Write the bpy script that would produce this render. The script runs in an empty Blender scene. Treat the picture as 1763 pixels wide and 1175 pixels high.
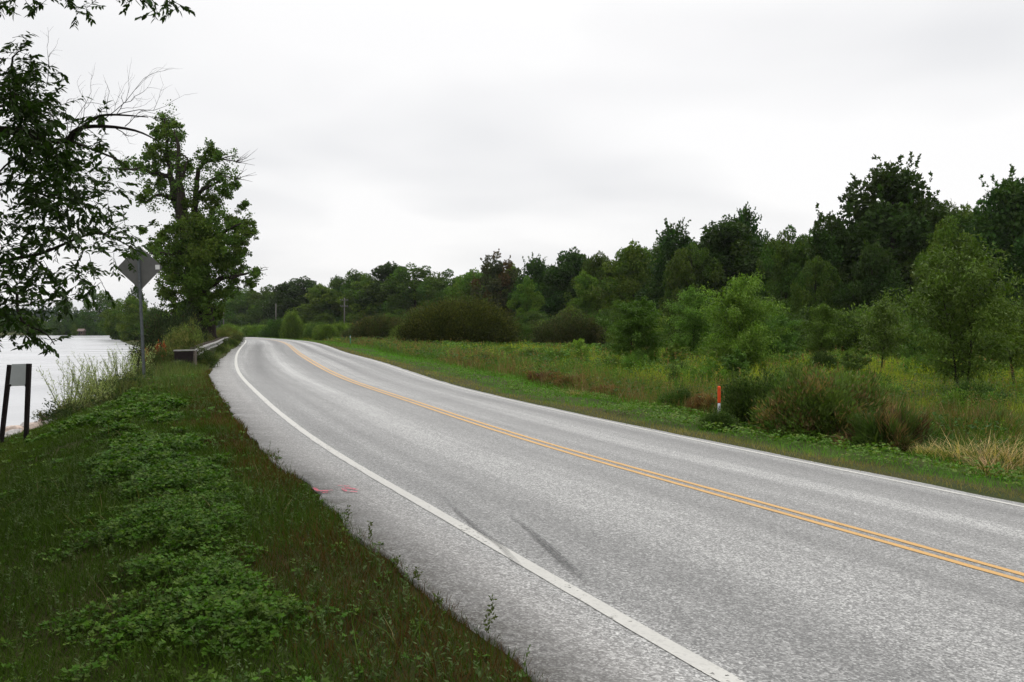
import bpy, math, random
import numpy as np
from math import radians, sin, cos, pi

# ------------------------------------------------------------------ camera
sc = bpy.context.scene
COL = sc.collection
FPX, CXP, HYP, CAMH = 1500.0, 881.5, 563.0, 1.854
cam_d = bpy.data.cameras.new('camera')
cam = bpy.data.objects.new('camera', cam_d)
COL.objects.link(cam)
cam.location = (0, 0, CAMH)
cam.rotation_euler = (radians(90), 0, 0)
cam_d.sensor_width = 36.0
cam_d.lens = 36.0 * FPX / 1763.0
cam_d.shift_y = -(587.5 - HYP) / 1763.0
cam_d.clip_start = 0.05
cam_d.clip_end = 6000
sc.camera = cam
sc.view_settings.view_transform = 'Standard'
sc.view_settings.look = 'None'
sc.view_settings.exposure = 0.0
sc.view_settings.gamma = 1.0

# ------------------------------------------------------------------ world (overcast)
SUN_EL, SUN_AZ = radians(52), radians(20)       # azimuth from +Y towards +X
w = bpy.data.worlds.new('World')
sc.world = w
w.use_nodes = True
nt = w.node_tree
nt.nodes.clear()
N = nt.nodes.new
LK = nt.links.new
out = N('ShaderNodeOutputWorld'); bg = N('ShaderNodeBackground')
sky = N('ShaderNodeTexSky'); sky.sky_type = 'NISHITA'; sky.sun_disc = False
sky.sun_elevation = SUN_EL; sky.sun_rotation = SUN_AZ
sky.air_density = 1.0; sky.dust_density = 3.0
tc = N('ShaderNodeTexCoord'); sep = N('ShaderNodeSeparateXYZ')
LK(tc.outputs['Generated'], sep.inputs[0])
# cloud sheet seen in perspective: direction / (height + c)
addz = N('ShaderNodeMath'); addz.operation = 'ADD'; addz.inputs[1].default_value = 0.16
LK(sep.outputs['Z'], addz.inputs[0])
dx = N('ShaderNodeMath'); dx.operation = 'DIVIDE'; LK(sep.outputs['X'], dx.inputs[0]); LK(addz.outputs[0], dx.inputs[1])
dy = N('ShaderNodeMath'); dy.operation = 'DIVIDE'; LK(sep.outputs['Y'], dy.inputs[0]); LK(addz.outputs[0], dy.inputs[1])
cmb = N('ShaderNodeCombineXYZ'); LK(dx.outputs[0], cmb.inputs[0]); LK(dy.outputs[0], cmb.inputs[1])
cmb.inputs[2].default_value = 3.7
cn = N('ShaderNodeTexNoise'); cn.inputs['Scale'].default_value = 0.85; cn.inputs['Detail'].default_value = 3.0
cn.inputs['Roughness'].default_value = 0.42; cn.inputs['Distortion'].default_value = 0.3
LK(cmb.outputs[0], cn.inputs['Vector'])
cr = N('ShaderNodeValToRGB')
cr.color_ramp.elements[0].position = 0.30; cr.color_ramp.elements[0].color = (0.84, 0.845, 0.86, 1)
cr.color_ramp.elements[1].position = 0.54; cr.color_ramp.elements[1].color = (1.02, 1.015, 1.015, 1)
LK(cn.outputs['Fac'], cr.inputs[0])
# an overcast sky is brighter overhead than near the horizon
mr = N('ShaderNodeMapRange'); mr.interpolation_type = 'SMOOTHSTEP'
mr.inputs['From Min'].default_value = 0.30; mr.inputs['From Max'].default_value = 1.0
mr.inputs['To Min'].default_value = 1.0; mr.inputs['To Max'].default_value = 2.1
LK(sep.outputs['Z'], mr.inputs['Value'])
mul = N('ShaderNodeVectorMath'); mul.operation = 'SCALE'
LK(cr.outputs[0], mul.inputs[0]); LK(mr.outputs[0], mul.inputs['Scale'])
skm = N('ShaderNodeVectorMath'); skm.operation = 'SCALE'; skm.inputs['Scale'].default_value = 0.10
LK(sky.outputs[0], skm.inputs[0])
mx = N('ShaderNodeMix'); mx.data_type = 'RGBA'; mx.inputs['Factor'].default_value = 0.94
LK(skm.outputs[0], mx.inputs[6]); LK(mul.outputs[0], mx.inputs[7])
LK(mx.outputs[2], bg.inputs['Color'])
bg.inputs['Strength'].default_value = 1.0
LK(bg.outputs[0], out.inputs['Surface'])

sun_d = bpy.data.lights.new('sun', 'SUN')
sun_d.energy = 1.0; sun_d.angle = radians(22); sun_d.color = (1.0, 0.97, 0.92)
sun = bpy.data.objects.new('sun', sun_d); COL.objects.link(sun)
sun.rotation_euler = (pi / 2 - SUN_EL, 0, pi - SUN_AZ)

# ------------------------------------------------------------------ helpers
R = np.random.RandomState


def tag(o, label=None, cat=None, group=None, kind=None):
    if label: o['label'] = label
    if cat: o['category'] = cat
    if group: o['group'] = group
    if kind: o['kind'] = kind
    return o


def empty(name, loc, rz=0.0, scale=None):
    o = bpy.data.objects.new(name, None); COL.objects.link(o)
    o.location = loc; o.rotation_euler = (0, 0, rz)
    o.empty_display_size = 0.3
    if scale: o.scale = scale
    return o


def obj(name, me, parent=None, loc=None):
    o = bpy.data.objects.new(name, me); COL.objects.link(o)
    if parent: o.parent = parent
    if loc is not None: o.location = loc
    return o


def copy_tree(root, loc, rz, scale):
    c = root.copy(); COL.objects.link(c)
    c.location = loc; c.rotation_euler = (0, 0, rz); c.scale = scale
    for ch in list(root.children):
        d = ch.copy(); COL.objects.link(d); d.parent = c
    return c


def mesh_np(name, V, F, mat, tint=None, smooth=False, uv=None):
    """V (n,3); F list of int arrays (m,k); tint (n,3) point colours."""
    me = bpy.data.meshes.new(name)
    V = np.asarray(V, np.float32)
    me.vertices.add(len(V)); me.vertices.foreach_set('co', V.ravel())
    F = [np.asarray(f, np.int32) for f in F if len(f)]
    idx = np.concatenate([f.ravel() for f in F])
    tot = np.concatenate([np.full(len(f), f.shape[1], np.int32) for f in F])
    st = np.concatenate([[0], np.cumsum(tot)[:-1]]).astype(np.int32)
    me.loops.add(len(idx)); me.loops.foreach_set('vertex_index', idx)
    me.polygons.add(len(tot)); me.polygons.foreach_set('loop_start', st)
    try: me.polygons.foreach_set('loop_total', tot)
    except Exception: pass
    if smooth: me.polygons.foreach_set('use_smooth', np.ones(len(tot), bool))
    if uv is not None:
        l = me.uv_layers.new(name='flow')
        l.data.foreach_set('uv', np.asarray(uv, np.float32)[idx].ravel())
    if tint is not None:
        a = me.color_attributes.new('tint', 'FLOAT_COLOR', 'POINT')
        c = np.ones((len(V), 4), np.float32); c[:, :3] = tint
        a.data.foreach_set('color', c.ravel())
    me.update(calc_edges=True); me.validate()
    if mat: me.materials.append(mat)
    return me


class MB:
    """collects simple solids into one mesh"""
    def __init__(s): s.v = []; s.f = []; s.n = 0
    def add(s, V, F):
        s.v.append(np.asarray(V, float))
        for f in F: s.f.append([i + s.n for i in f])
        s.n += len(V)
    def box(s, x0, y0, z0, x1, y1, z1, M=None):
        V = np.array([(x, y, z) for z in (z0, z1) for y in (y0, y1) for x in (x0, x1)], float)
        if M is not None: V = V @ M.T
        s.add(V, [(0, 2, 3, 1), (4, 5, 7, 6), (0, 1, 5, 4), (2, 6, 7, 3), (0, 4, 6, 2), (1, 3, 7, 5)])
    def tube(s, P, rad, k=6, cap=True):
        P = np.asarray(P, float); n = len(P); V = []
        rad = np.broadcast_to(rad, n)
        for i in range(n):
            t = P[min(i + 1, n - 1)] - P[max(i - 1, 0)]; t /= np.linalg.norm(t) + 1e-9
            a = np.cross(t, (0.3, 1, 0.1) if abs(t[1]) < .9 else (1, 0, .2)); a /= np.linalg.norm(a) + 1e-9
            b = np.cross(t, a)
            for j in range(k):
                q = 2 * pi * j / k
                V.append(P[i] + rad[i] * (cos(q) * a + sin(q) * b))
        F = [(i * k + j, i * k + (j + 1) % k, (i + 1) * k + (j + 1) % k, (i + 1) * k + j) for i in range(n - 1) for j in range(k)]
        if cap:
            F.append(tuple(range(k))[::-1]); F.append(tuple((n - 1) * k + j for j in range(k)))
        s.add(V, F)
    def mesh(s, name, mat, smooth=False, bevel=0):
        me = bpy.data.meshes.new(name)
        V = np.concatenate(s.v)
        me.from_pydata(V.tolist(), [], s.f); me.update()
        if smooth:
            for p in me.polygons: p.use_smooth = True
        if mat: me.materials.append(mat)
        return me


def rnd_unit(r, n):
    v = r.normal(size=(n, 3)); return v / (np.linalg.norm(v, axis=1, keepdims=True) + 1e-9)


def nrm(v): return v / (np.linalg.norm(v, axis=-1, keepdims=True) + 1e-9)


# leaf templates: (along, side, up) and faces
T_DIA = (np.array([(0, 0, 0), (.45, -.5, .12), (1, 0, 0), (.45, .5, .12)]), [np.array([[0, 1, 2], [0, 2, 3]])])
T_LAN = (np.array([(0, 0, 0), (.3, -.5, .15), (.65, -.36, .1), (1, 0, -.05), (.65, .36, .1), (.3, .5, .15), (.35, 0, 0), (.7, 0, -.03)]),
         [np.array([[0, 1, 6], [0, 6, 5], [2, 3, 7], [7, 3, 4]]), np.array([[1, 2, 7, 6], [6, 7, 4, 5]])])
T_CLUMP = (np.array([(0, 0, 0), (.35, -.55, .2), (.62, -.2, .05), (1, -.25, .1), (.75, .1, 0), (.8, .5, .2), (.4, .35, .1)]),
           [np.array([[0, 1, 2], [0, 2, 6], [2, 3, 4], [2, 4, 6], [4, 5, 6]])])


def leaves(P, A, Nn, L, Wd, T, tint=None):
    """vectorised leaves. P,A,Nn (n,3); L,Wd (n,) -> V,F,tint"""
    n = len(P)
    A = nrm(A); S = nrm(np.cross(A, Nn)); U = np.cross(S, A)
    t, fs = T; k = len(t)
    V = P[:, None, :] + t[None, :, 0, None] * (A * L[:, None])[:, None, :] + t[None, :, 1, None] * (S * Wd[:, None])[:, None, :] \
        + t[None, :, 2, None] * (U * Wd[:, None])[:, None, :]
    off = (np.arange(n) * k)[:, None, None]
    F = [(f[None] + off).reshape(-1, f.shape[1]) for f in fs]
    c = None if tint is None else np.repeat(tint, k, axis=0)
    return V.reshape(-1, 3), F, c


def blades(P, A, B, L, Wd, bend, tint, tip=None):
    """grass blades: base P, direction A, bend direction B"""
    n = len(P); A = nrm(A); S = nrm(np.cross(A, B))
    ts = np.array([0, 0, .5, .5, 1.]); ws = np.array([-.5, .5, -.42, .42, 0])
    V = P[:, None] + ts[None, :, None] * (A * L[:, None])[:, None] + ws[None, :, None] * (S * Wd[:, None])[:, None] \
        + (ts ** 2)[None, :, None] * (B * (L * bend)[:, None])[:, None]
    V[:, :, 2] -= (ts ** 2)[None] * (L * bend * bend * .35)[:, None]
    off = (np.arange(n) * 5)[:, None, None]
    F = [(np.array([[2, 3, 4]])[None] + off).reshape(-1, 3), (np.array([[0, 1, 3, 2]])[None] + off).reshape(-1, 4)]
    c = np.repeat(tint, 5, axis=0)
    if tip is not None:
        c = c.reshape(n, 5, 3); c[:, 4] = tip; c = c.reshape(-1, 3)
    return V.reshape(-1, 3), F, c


def join(parts):
    Vs, Fs, Cs, n = [], {}, [], 0
    for V, F, c in parts:
        if len(V) == 0: continue
        Vs.append(V); Cs.append(c)
        for f in F: Fs.setdefault(f.shape[1], []).append(f + n)
        n += len(V)
    return np.concatenate(Vs), [np.concatenate(v) for v in Fs.values()], np.concatenate(Cs)


def px(u, v, D):
    """point seen at photo pixel (u,v) at forward distance D"""
    return np.array([(u - CXP) / FPX * D, D, CAMH - (v - HYP) / FPX * D])


def CS(x, y, q):
    x = np.asarray(x, float); y = np.asarray(y, float)
    n = len(x); h = np.diff(x); A = np.zeros((n, n)); b = np.zeros(n); A[0, 0] = A[-1, -1] = 1
    for i in range(1, n - 1):
        A[i, i-1] = h[i-1]; A[i, i] = 2 * (h[i-1] + h[i]); A[i, i+1] = h[i]; b[i] = 6 * ((y[i+1] - y[i]) / h[i] - (y[i] - y[i-1]) / h[i-1])
    m = np.linalg.solve(A, b); i = np.clip(np.searchsorted(x, q) - 1, 0, n - 2); t = q - x[i]; hi = h[i]
    return y[i] + t * ((y[i+1] - y[i]) / hi - hi * (2 * m[i] + m[i+1]) / 6) + t * t * m[i] / 2 + t ** 3 * (m[i+1] - m[i]) / (6 * hi)


def vnoise(x, y, sc_, seed=0):
    """cheap smooth value noise -1..1"""
    x = np.asarray(x) / sc_; y = np.asarray(y) / sc_
    xi = np.floor(x).astype(np.int64); yi = np.floor(y).astype(np.int64); xf = x - xi; yf = y - yi
    def h(a, b):
        n = (a * 374761393 + b * 668265263 + seed * 974634777) & 0xffffffff
        n = ((n ^ (n >> 13)) * 1274126177) & 0xffffffff
        return ((n ^ (n >> 16)) & 0xffff) / 32767.5 - 1
    u = xf * xf * (3 - 2 * xf); v = yf * yf * (3 - 2 * yf)
    return (h(xi, yi) * (1 - u) + h(xi + 1, yi) * u) * (1 - v) + (h(xi, yi + 1) * (1 - u) + h(xi + 1, yi + 1) * u) * v


def sstep(a, b, x):
    t = np.clip((x - a) / (b - a), 0, 1); return t * t * (3 - 2 * t)


# ------------------------------------------------------------------ road centre line
KS = np.array([0, 6, 12, 20, 30, 45, 65, 90, 120, 160, 210.])
TH = [-0.5366, -0.4211, -0.4091, -0.3649, -0.3297, -0.3005, -0.2756, -0.3135, -0.3511, -0.354, -0.3625]
ZS = [0, 0.0625, 0.0424, 0.0961, 0.0652, 0.1775, 0.2523, 0.3547, 0.2249, -0.0656, -0.4181]
ES = [0.0821, 0.0775, 0.0685, 0.0823, 0.0731, 0.0468, 0.0748, 0.0518, 0.0277, 0.0147, 0.0102]
DS = 0.25
q = np.arange(0, 210.01, DS)
th = CS(KS, TH, q); zc = CS(KS, ZS, q); ec = CS(KS, ES, q)
hx = 6.1426 + np.concatenate([[0], np.cumsum(np.sin((th[1:] + th[:-1]) / 2) * DS)])
hy = 1.3829 + np.concatenate([[0], np.cumsum(np.cos((th[1:] + th[:-1]) / 2) * DS)])
nb = 140
th0 = th[0] - 0.004 * np.arange(nb, 0, -1) * DS
bx = np.cumsum((np.sin(th0) * DS)[::-1])[::-1]; by = np.cumsum((np.cos(th0) * DS)[::-1])[::-1]
na = 600; thn = th[-1] - np.arange(1, na + 1) * DS * 0.0006
ax_ = hx[-1] + np.cumsum(np.sin(thn) * DS); ay = hy[-1] + np.cumsum(np.cos(thn) * DS)
RS = np.concatenate([-np.arange(nb, 0, -1) * DS, q, 210 + np.arange(1, na + 1) * DS])
RX = np.concatenate([hx[0] - bx, hx, ax_]); RY = np.concatenate([hy[0] - by, hy, ay])
RT = np.concatenate([th0, th, thn]); RZ = np.concatenate([np.full(nb, zc[0]), zc, zc[-1] - np.arange(1, na + 1) * DS * .007])
RE = np.concatenate([np.full(nb, ec[0]), ec, np.full(na, ec[-1])])
W_LANE = 3.5


def dleft(s): return np.interp(s, [-40, 6, 20, 28, 41, 52, 63, 400], [4.3, 4.28, 4.3, 4.45, 4.22, 3.97, 3.78, 3.75])


DRIGHT = 3.78


def road_pt(s, d, up=0.0):
    s = np.asarray(s, float); d = np.asarray(d, float)
    t = np.interp(s, RS, RT)
    x = np.interp(s, RS, RX) + d * np.cos(t); y = np.interp(s, RS, RY) - d * np.sin(t)
    z = np.interp(s, RS, RZ) - d * np.interp(s, RS, RE) + up
    return np.stack([x, y, z], -1)


_S2 = slice(None, None, 4)
_rx, _ry, _rt, _rs = RX[_S2], RY[_S2], RT[_S2], RS[_S2]


def sd(x, y):
    """road coordinates of world points"""
    x = np.asarray(x, float).ravel(); y = np.asarray(y, float).ravel()
    s = np.empty(len(x)); d = np.empty(len(x))
    for a in range(0, len(x), 4000):
        X = x[a:a+4000, None] - _rx; Y = y[a:a+4000, None] - _ry
        i = (X * X + Y * Y).argmin(1); j = np.arange(len(i)); t = _rt[i]
        al = X[j, i] * np.sin(t) + Y[j, i] * np.cos(t)
        d[a:a+4000] = X[j, i] * np.cos(t) - Y[j, i] * np.sin(t)
        s[a:a+4000] = _rs[i] + np.clip(al, -1, 1)
    return s, d


# rim where the bank drops to the lake
RIM = np.array([(-60, -80), (-40, -30), (-30, 0), (-24, 9), (-16, 13.2), (-10.0, 16.6), (-9.5, 18.6), (-10.4, 22.5), (-11.7, 26), (-12.8, 29.5), (-14.4, 34), (-17.0, 44), (-19.6, 52),
                (-22.6, 62), (-25.4, 71), (-28.5, 80), (-34.5, 98), (-41.5, 115), (-52, 140), (-61, 156), (-75, 180),
                (-116, 262), (-155, 340), (-172, 383), (-400, 392), (-2500, 380)], float)
LAKE_Z = -2.05


def rim_dist(x, y):
    """positive on the land side, negative over the lake"""
    x = np.asarray(x, float).ravel(); y = np.asarray(y, float).ravel()
    best = np.full(len(x), 1e9); sg = np.ones(len(x))
    for (x0, y0), (x1, y1) in zip(RIM[:-1], RIM[1:]):
        dx_, dy_ = x1 - x0, y1 - y0; L2 = dx_ * dx_ + dy_ * dy_
        t = np.clip(((x - x0) * dx_ + (y - y0) * dy_) / L2, 0, 1)
        qx = x - x0 - t * dx_; qy = y - y0 - t * dy_; dd = qx * qx + qy * qy
        m = dd < best - 1e-9
        cr_ = dx_ * qy - dy_ * qx        # >0 left of the direction of travel
        best[m] = dd[m]; sg[m] = np.where(cr_[m] > 0, -1, 1)
    return np.sqrt(best) * sg


def ground(x, y):
    sh = np.shape(x); x = np.asarray(x, float).ravel(); y = np.asarray(y, float).ravel()
    s, d = sd(x, y); zr = np.interp(s, RS, RZ); e = np.interp(s, RS, RE); dl = dleft(s)
    ti = np.maximum(-d - dl, 0); tr = np.maximum(d - DRIGHT, 0)
    zl = zr + dl * e - .03 - np.interp(ti, [0, .3, 1.2, 2.2, 3.9, 6, 9, 400], [0, 0, .05, .20, .70, 1.0, 1.15, 1.25]) * np.interp(s, [20, 35], [1, .85])
    far = np.interp(y, [0, 200, 420, 1500], [0, 0.0, .5, 1.6])
    zrt = zr - DRIGHT * e - .03 - np.interp(tr, [0, .3, 3.6, 5.2, 7.0, 10, 40], [0, 0, .26, .48, .44, .30, .32])
    zrt = zrt * np.interp(tr, [10, 40], [1, 0]) + (-.55 + far) * np.interp(tr, [10, 40], [0, 1])
    zin = zr - d * e - .03
    z = np.where(d < -dl, zl, np.where(d > DRIGHT, zrt, zin))
    bump = vnoise(x, y, 2.3, 3) * .05 + vnoise(x, y, .7, 5) * .018
    z = z + bump * np.clip(np.maximum(ti, tr) / 1.5, 0, 1)
    z = z + np.where(tr > 10, vnoise(x, y, 9, 8) * .10, 0)
    w_ = rim_dist(x, y) + vnoise(x, y, 1.9, 11) * .25
    zl2 = np.where(d < -dl, z * 1.0, z)
    zb = -.48 + w_ * .62
    z = np.where(w_ < 1.2, np.minimum(zl2, np.where(w_ > 0, -.48 + w_ * .92, zb)), z)
    # far land beyond the lake
    fl = (rim_dist(x, y) > 0) & (y > 330) & (d < -60)
    z = np.where(fl, np.minimum(-1.2 + (y - 380) * .006, 1.5), z)
    z = np.maximum(z, -3.2)
    return z.reshape(sh)


def at_ground(u, D, dz=0.0):
    X = (u - CXP) / FPX * D
    return (X, D, float(ground(np.array([X]), np.array([D]))[0]) + dz)


# ------------------------------------------------------------------ materials
class NT:
    def __init__(s, name):
        s.m = bpy.data.materials.new(name); s.m.use_nodes = True; s.t = s.m.node_tree; s.t.nodes.clear()
        s.o = s.n('ShaderNodeOutputMaterial')
    def n(s, t, **k):
        x = s.t.nodes.new(t)
        for a, b in k.items(): setattr(x, a, b)
        return x
    def l(s, a, b): s.t.links.new(a, b)
    def noise(s, vec, scale, detail=3, rough=.5, dist=0):
        x = s.n('ShaderNodeTexNoise'); x.inputs['Scale'].default_value = scale; x.inputs['Detail'].default_value = detail
        x.inputs['Roughness'].default_value = rough; x.inputs['Distortion'].default_value = dist
        if vec is not None: s.l(vec, x.inputs['Vector'])
        return x.outputs['Fac']
    def ramp(s, fac, st):
        x = s.n('ShaderNodeValToRGB'); e = x.color_ramp.elements
        while len(e) < len(st): e.new(.5)
        for i, (p, c) in enumerate(st):
            e[i].position = p; c = (c, c, c) if not hasattr(c, '__len__') else c; e[i].color = (*c, 1)
        s.l(fac, x.inputs[0]); return x.outputs[0]
    def mix(s, f, a, b, mode='MIX'):
        x = s.n('ShaderNodeMix', data_type='RGBA', blend_type=mode)
        for v, i in ((f, 0), (a, 6), (b, 7)):
            if hasattr(v, 'is_linked'): s.l(v, x.inputs[i])
            elif i == 0: x.inputs[0].default_value = v
            else: x.inputs[i].default_value = (*v, 1)
        return x.outputs[2]
    def math(s, op, a, b=0.0, clamp=False):
        x = s.n('ShaderNodeMath', operation=op, use_clamp=clamp)
        for v, i in ((a, 0), (b, 1)):
            if hasattr(v, 'is_linked'): s.l(v, x.inputs[i])
            else: x.inputs[i].default_value = v
        return x.outputs[0]
    def mapv(s, vec, scale):
        x = s.n('ShaderNodeMapping'); x.inputs['Scale'].default_value = scale; s.l(vec, x.inputs[0]); return x.outputs[0]
    def bsdf(s, col, rough=.6, metal=0, spec=.5, bump=None, bstr=.3, bdist=.01):
        b = s.n('ShaderNodeBsdfPrincipled')
        if hasattr(col, 'is_linked'): s.l(col, b.inputs['Base Color'])
        else: b.inputs['Base Color'].default_value = (*col, 1)
        if hasattr(rough, 'is_linked'): s.l(rough, b.inputs['Roughness'])
        else: b.inputs['Roughness'].default_value = rough
        b.inputs['Metallic'].default_value = metal; b.inputs['Specular IOR Level'].default_value = spec
        if bump is not None:
            u = s.n('ShaderNodeBump'); u.inputs['Strength'].default_value = bstr; u.inputs['Distance'].default_value = bdist
            s.l(bump, u.inputs['Height']); s.l(u.outputs[0], b.inputs['Normal'])
        return b
    def out(s, sh): s.l(sh, s.o.inputs['Surface']); return s.m


def m_leaf(name, rough=.6, trans=.3, spec=.12):
    t = NT(name); a = t.n('ShaderNodeAttribute', attribute_name='tint')
    oi = t.n('ShaderNodeObjectInfo')
    hv = t.n('ShaderNodeHueSaturation'); t.l(a.outputs['Color'], hv.inputs['Color'])
    t.l(t.math('ADD', t.math('MULTIPLY', oi.outputs['Random'], .03), .485), hv.inputs['Hue'])
    t.l(t.math('ADD', t.math('MULTIPLY', oi.outputs['Random'], .3), .85), hv.inputs['Value'])
    b = t.bsdf(hv.outputs[0], rough, spec=spec)
    tr = t.n('ShaderNodeBsdfTranslucent')
    t.l(t.mix(1.0, hv.outputs[0], (1.1, 1.3, .5), 'MULTIPLY'), tr.inputs['Color'])
    mxs = t.n('ShaderNodeMixShader'); mxs.inputs[0].default_value = trans
    t.l(b.outputs[0], mxs.inputs[1]); t.l(tr.outputs[0], mxs.inputs[2])
    return t.out(mxs.outputs[0])


M_LEAF = m_leaf('foliage')
M_GRASS = m_leaf('grass_blades', .7, .3, .06)


def m_bark():
    t = NT('bark'); tcn = t.n('ShaderNodeTexCoord').outputs['Object']
    n1 = t.noise(t.mapv(tcn, (9, 9, 1.6)), 1.5, 5, .65)
    col = t.ramp(n1, [(.3, (.010, .008, .006)), (.7, (.055, .046, .038))])
    return t.out(t.bsdf(col, .95, spec=.06, bump=n1, bstr=.8, bdist=.05).outputs[0])


M_BARK = m_bark()


def m_plain(name, col, rough=.6, metal=0, nscale=6, var=.25, spec=.16, bstr=.1):
    t = NT(name); tcn = t.n('ShaderNodeTexCoord').outputs['Object']
    n1 = t.noise(tcn, nscale, 5, .6)
    c0 = tuple(c * (1 - var) for c in col); c1 = tuple(min(1, c * (1 + var)) for c in col)
    return t.out(t.bsdf(t.ramp(n1, [(.3, c0), (.7, c1)]), rough, metal, spec, bump=n1, bstr=bstr).outputs[0])


def m_road():
    t = NT('asphalt'); geo = t.n('ShaderNodeTexCoord').outputs['Object']
    uv = t.n('ShaderNodeUVMap', uv_map='flow').outputs[0]
    sp = t.n('ShaderNodeSeparateXYZ'); t.l(uv, sp.inputs[0]); d = sp.outputs[0]
    vor = t.n('ShaderNodeTexVoronoi'); vor.inputs['Scale'].default_value = 105; t.l(geo, vor.inputs['Vector'])
    sepc = t.n('ShaderNodeSeparateColor'); t.l(vor.outputs['Color'], sepc.inputs[0])
    stone = t.ramp(sepc.outputs[0], [(0, .025), (.35, .085), (.62, .19), (.85, .37), (1, .68)])
    big = t.n('ShaderNodeTexVoronoi'); big.inputs['Scale'].default_value = 55; t.l(geo, big.inputs['Vector'])
    sb = t.n('ShaderNodeSeparateColor'); t.l(big.outputs['Color'], sb.inputs[0])
    stone = t.mix(.42, stone, t.ramp(sb.outputs[1], [(0, .06), (.6, .19), (1, .55)]))
    # bands along the wheel paths, and longer streaks
    bands = t.noise(t.mapv(uv, (1.05, .018, 1)), 1.0, 2.5, .5, .2)
    streak = t.noise(t.mapv(uv, (4.5, .05, 1)), 1.0, 3, .55, .1)
    patch = t.noise(geo, .35, 4, .6)
    f1 = t.ramp(bands, [(.33, .62), (.66, 1.36)])
    wp = t.n('ShaderNodeValToRGB'); e = wp.color_ramp.elements      # lateral profile, d from -5 to 5
    prof = [(-5, 1.08), (-3.6, 1.0), (-3.0, .88), (-2.3, .66), (-1.55, 1.28), (-.85, .60), (-.25, .80), (.3, 1.18), (.75, 1.24), (1.3, .66), (1.95, 1.30), (2.75, .60), (3.3, .90), (3.7, 1.1), (5, 1.1)]
    while len(e) < len(prof): e.new(.5)
    for i, (p, c) in enumerate(prof): e[i].position = (p + 5) / 10; e[i].color = (c, c, c, 1)
    # ramps are clamped to 1 in colour sockets only on display; halve and double to stay safe
    t.l(t.math('ADD', t.math('MULTIPLY', t.math('ADD', d, t.math('MULTIPLY', t.math('SUBTRACT', t.noise(t.mapv(uv, (0.3, .08, 1)), 1, 2), .5), .5)), .1), .5), wp.inputs[0])
    f2 = t.ramp(streak, [(.3, .86), (.7, 1.12)]); f3 = t.ramp(patch, [(.3, .88), (.7, 1.1)])
    c = t.mix(1, stone, f1, 'MULTIPLY'); c = t.mix(1, c, wp.outputs[0], 'MULTIPLY'); c = t.mix(1, c, f2, 'MULTIPLY'); c = t.mix(1, c, f3, 'MULTIPLY')
    # dusty, faintly pink shoulder outside the edge line
    sh = t.math('MULTIPLY', t.math('SUBTRACT', -3.55, d), 3, True)
    c = t.mix(t.math('MULTIPLY', sh, .45), c, t.mix(.5, c, (.36, .335, .325)))
    # grass litter and dirt on the ragged pavement edge
    ed = t.math('MULTIPLY', t.math('SUBTRACT', -3.98, d), 3.2, True)
    ed = t.math('MULTIPLY', ed, t.ramp(t.noise(geo, 5, 5, .65), [(.42, 0), (.66, 1)]))
    c = t.mix(t.math('MULTIPLY', ed, .6), c, (.055, .045, .03))
    # hairline cracks
    ck = t.n('ShaderNodeTexVoronoi', feature='DISTANCE_TO_EDGE'); ck.inputs['Scale'].default_value = .42
    t.l(t.mix(.12, geo, t.n('ShaderNodeTexNoise').outputs['Color']), ck.inputs['Vector'])
    c = t.mix(1, c, (.89, .885, .855), 'MULTIPLY')
    b = t.bsdf(c, .58, spec=.75, bump=sepc.outputs[0], bstr=.35, bdist=.003)
    return t.out(b.outputs[0])


def m_paint(name, col, wear=.5, scale=30):
    t = NT(name); geo = t.n('ShaderNodeTexCoord').outputs['Object']
    vor = t.n('ShaderNodeTexVoronoi'); vor.inputs['Scale'].default_value = 62; t.l(geo, vor.inputs['Vector'])
    sepc = t.n('ShaderNodeSeparateColor'); t.l(vor.outputs['Color'], sepc.inputs[0])
    n1 = t.noise(geo, 2.2, 5, .7); n2 = t.noise(geo, scale, 3, .6)
    c = t.mix(t.ramp(n1, [(.3, 0), (.75, .5)]), col, tuple(x * .72 for x in col))
    c = t.mix(t.ramp(sepc.outputs[1], [(0, .35), (.35, 0)]), c, tuple(x * .55 for x in col))
    b = t.bsdf(c, .5, spec=.4, bump=sepc.outputs[0], bstr=.4, bdist=.003)
    tr = t.n('ShaderNodeBsdfTransparent'); ms = t.n('ShaderNodeMixShader')
    thr = t.math('ADD', t.math('MULTIPLY', n1, .5), t.math('ADD', t.math('MULTIPLY', n2, .3), t.math('MULTIPLY', sepc.outputs[0], .22)))
    t.l(t.ramp(thr, [(wear - .02, 0), (wear + .02, 1)]), ms.inputs[0])
    t.l(tr.outputs[0], ms.inputs[1]); t.l(b.outputs[0], ms.inputs[2])
    return t.out(ms.outputs[0])


def m_tyre():
    t = NT('tyre_rubber_film'); geo = t.n('ShaderNodeTexCoord').outputs['Object']
    uv = t.n('ShaderNodeUVMap', uv_map='flow').outputs[0]
    sp = t.n('ShaderNodeSeparateXYZ'); t.l(uv, sp.inputs[0])
    b = t.bsdf((.03, .03, .03), .7)
    tr = t.n('ShaderNodeBsdfTransparent'); ms = t.n('ShaderNodeMixShader')
    n2 = t.noise(geo, 40, 3, .7)
    edge = t.ramp(t.math('SUBTRACT', 1.0, t.math('ABSOLUTE', sp.outputs[0]), True), [(.05, 0), (.3, 1)])
    tread = t.ramp(t.noise(t.mapv(uv, (2.2, .01, 1)), 1.6, 2, .5), [(.4, .45), (.55, 1)])
    edge = t.math('MULTIPLY', edge, tread)
    f = t.math('MULTIPLY', t.math('MULTIPLY', t.ramp(n2, [(.3, .35), (.6, 1)]), edge, True), t.math('MULTIPLY', sp.outputs[1], .62), True)
    t.l(f, ms.inputs[0]); t.l(tr.outputs[0], ms.inputs[1]); t.l(b.outputs[0], ms.inputs[2])
    return t.out(ms.outputs[0])


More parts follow.
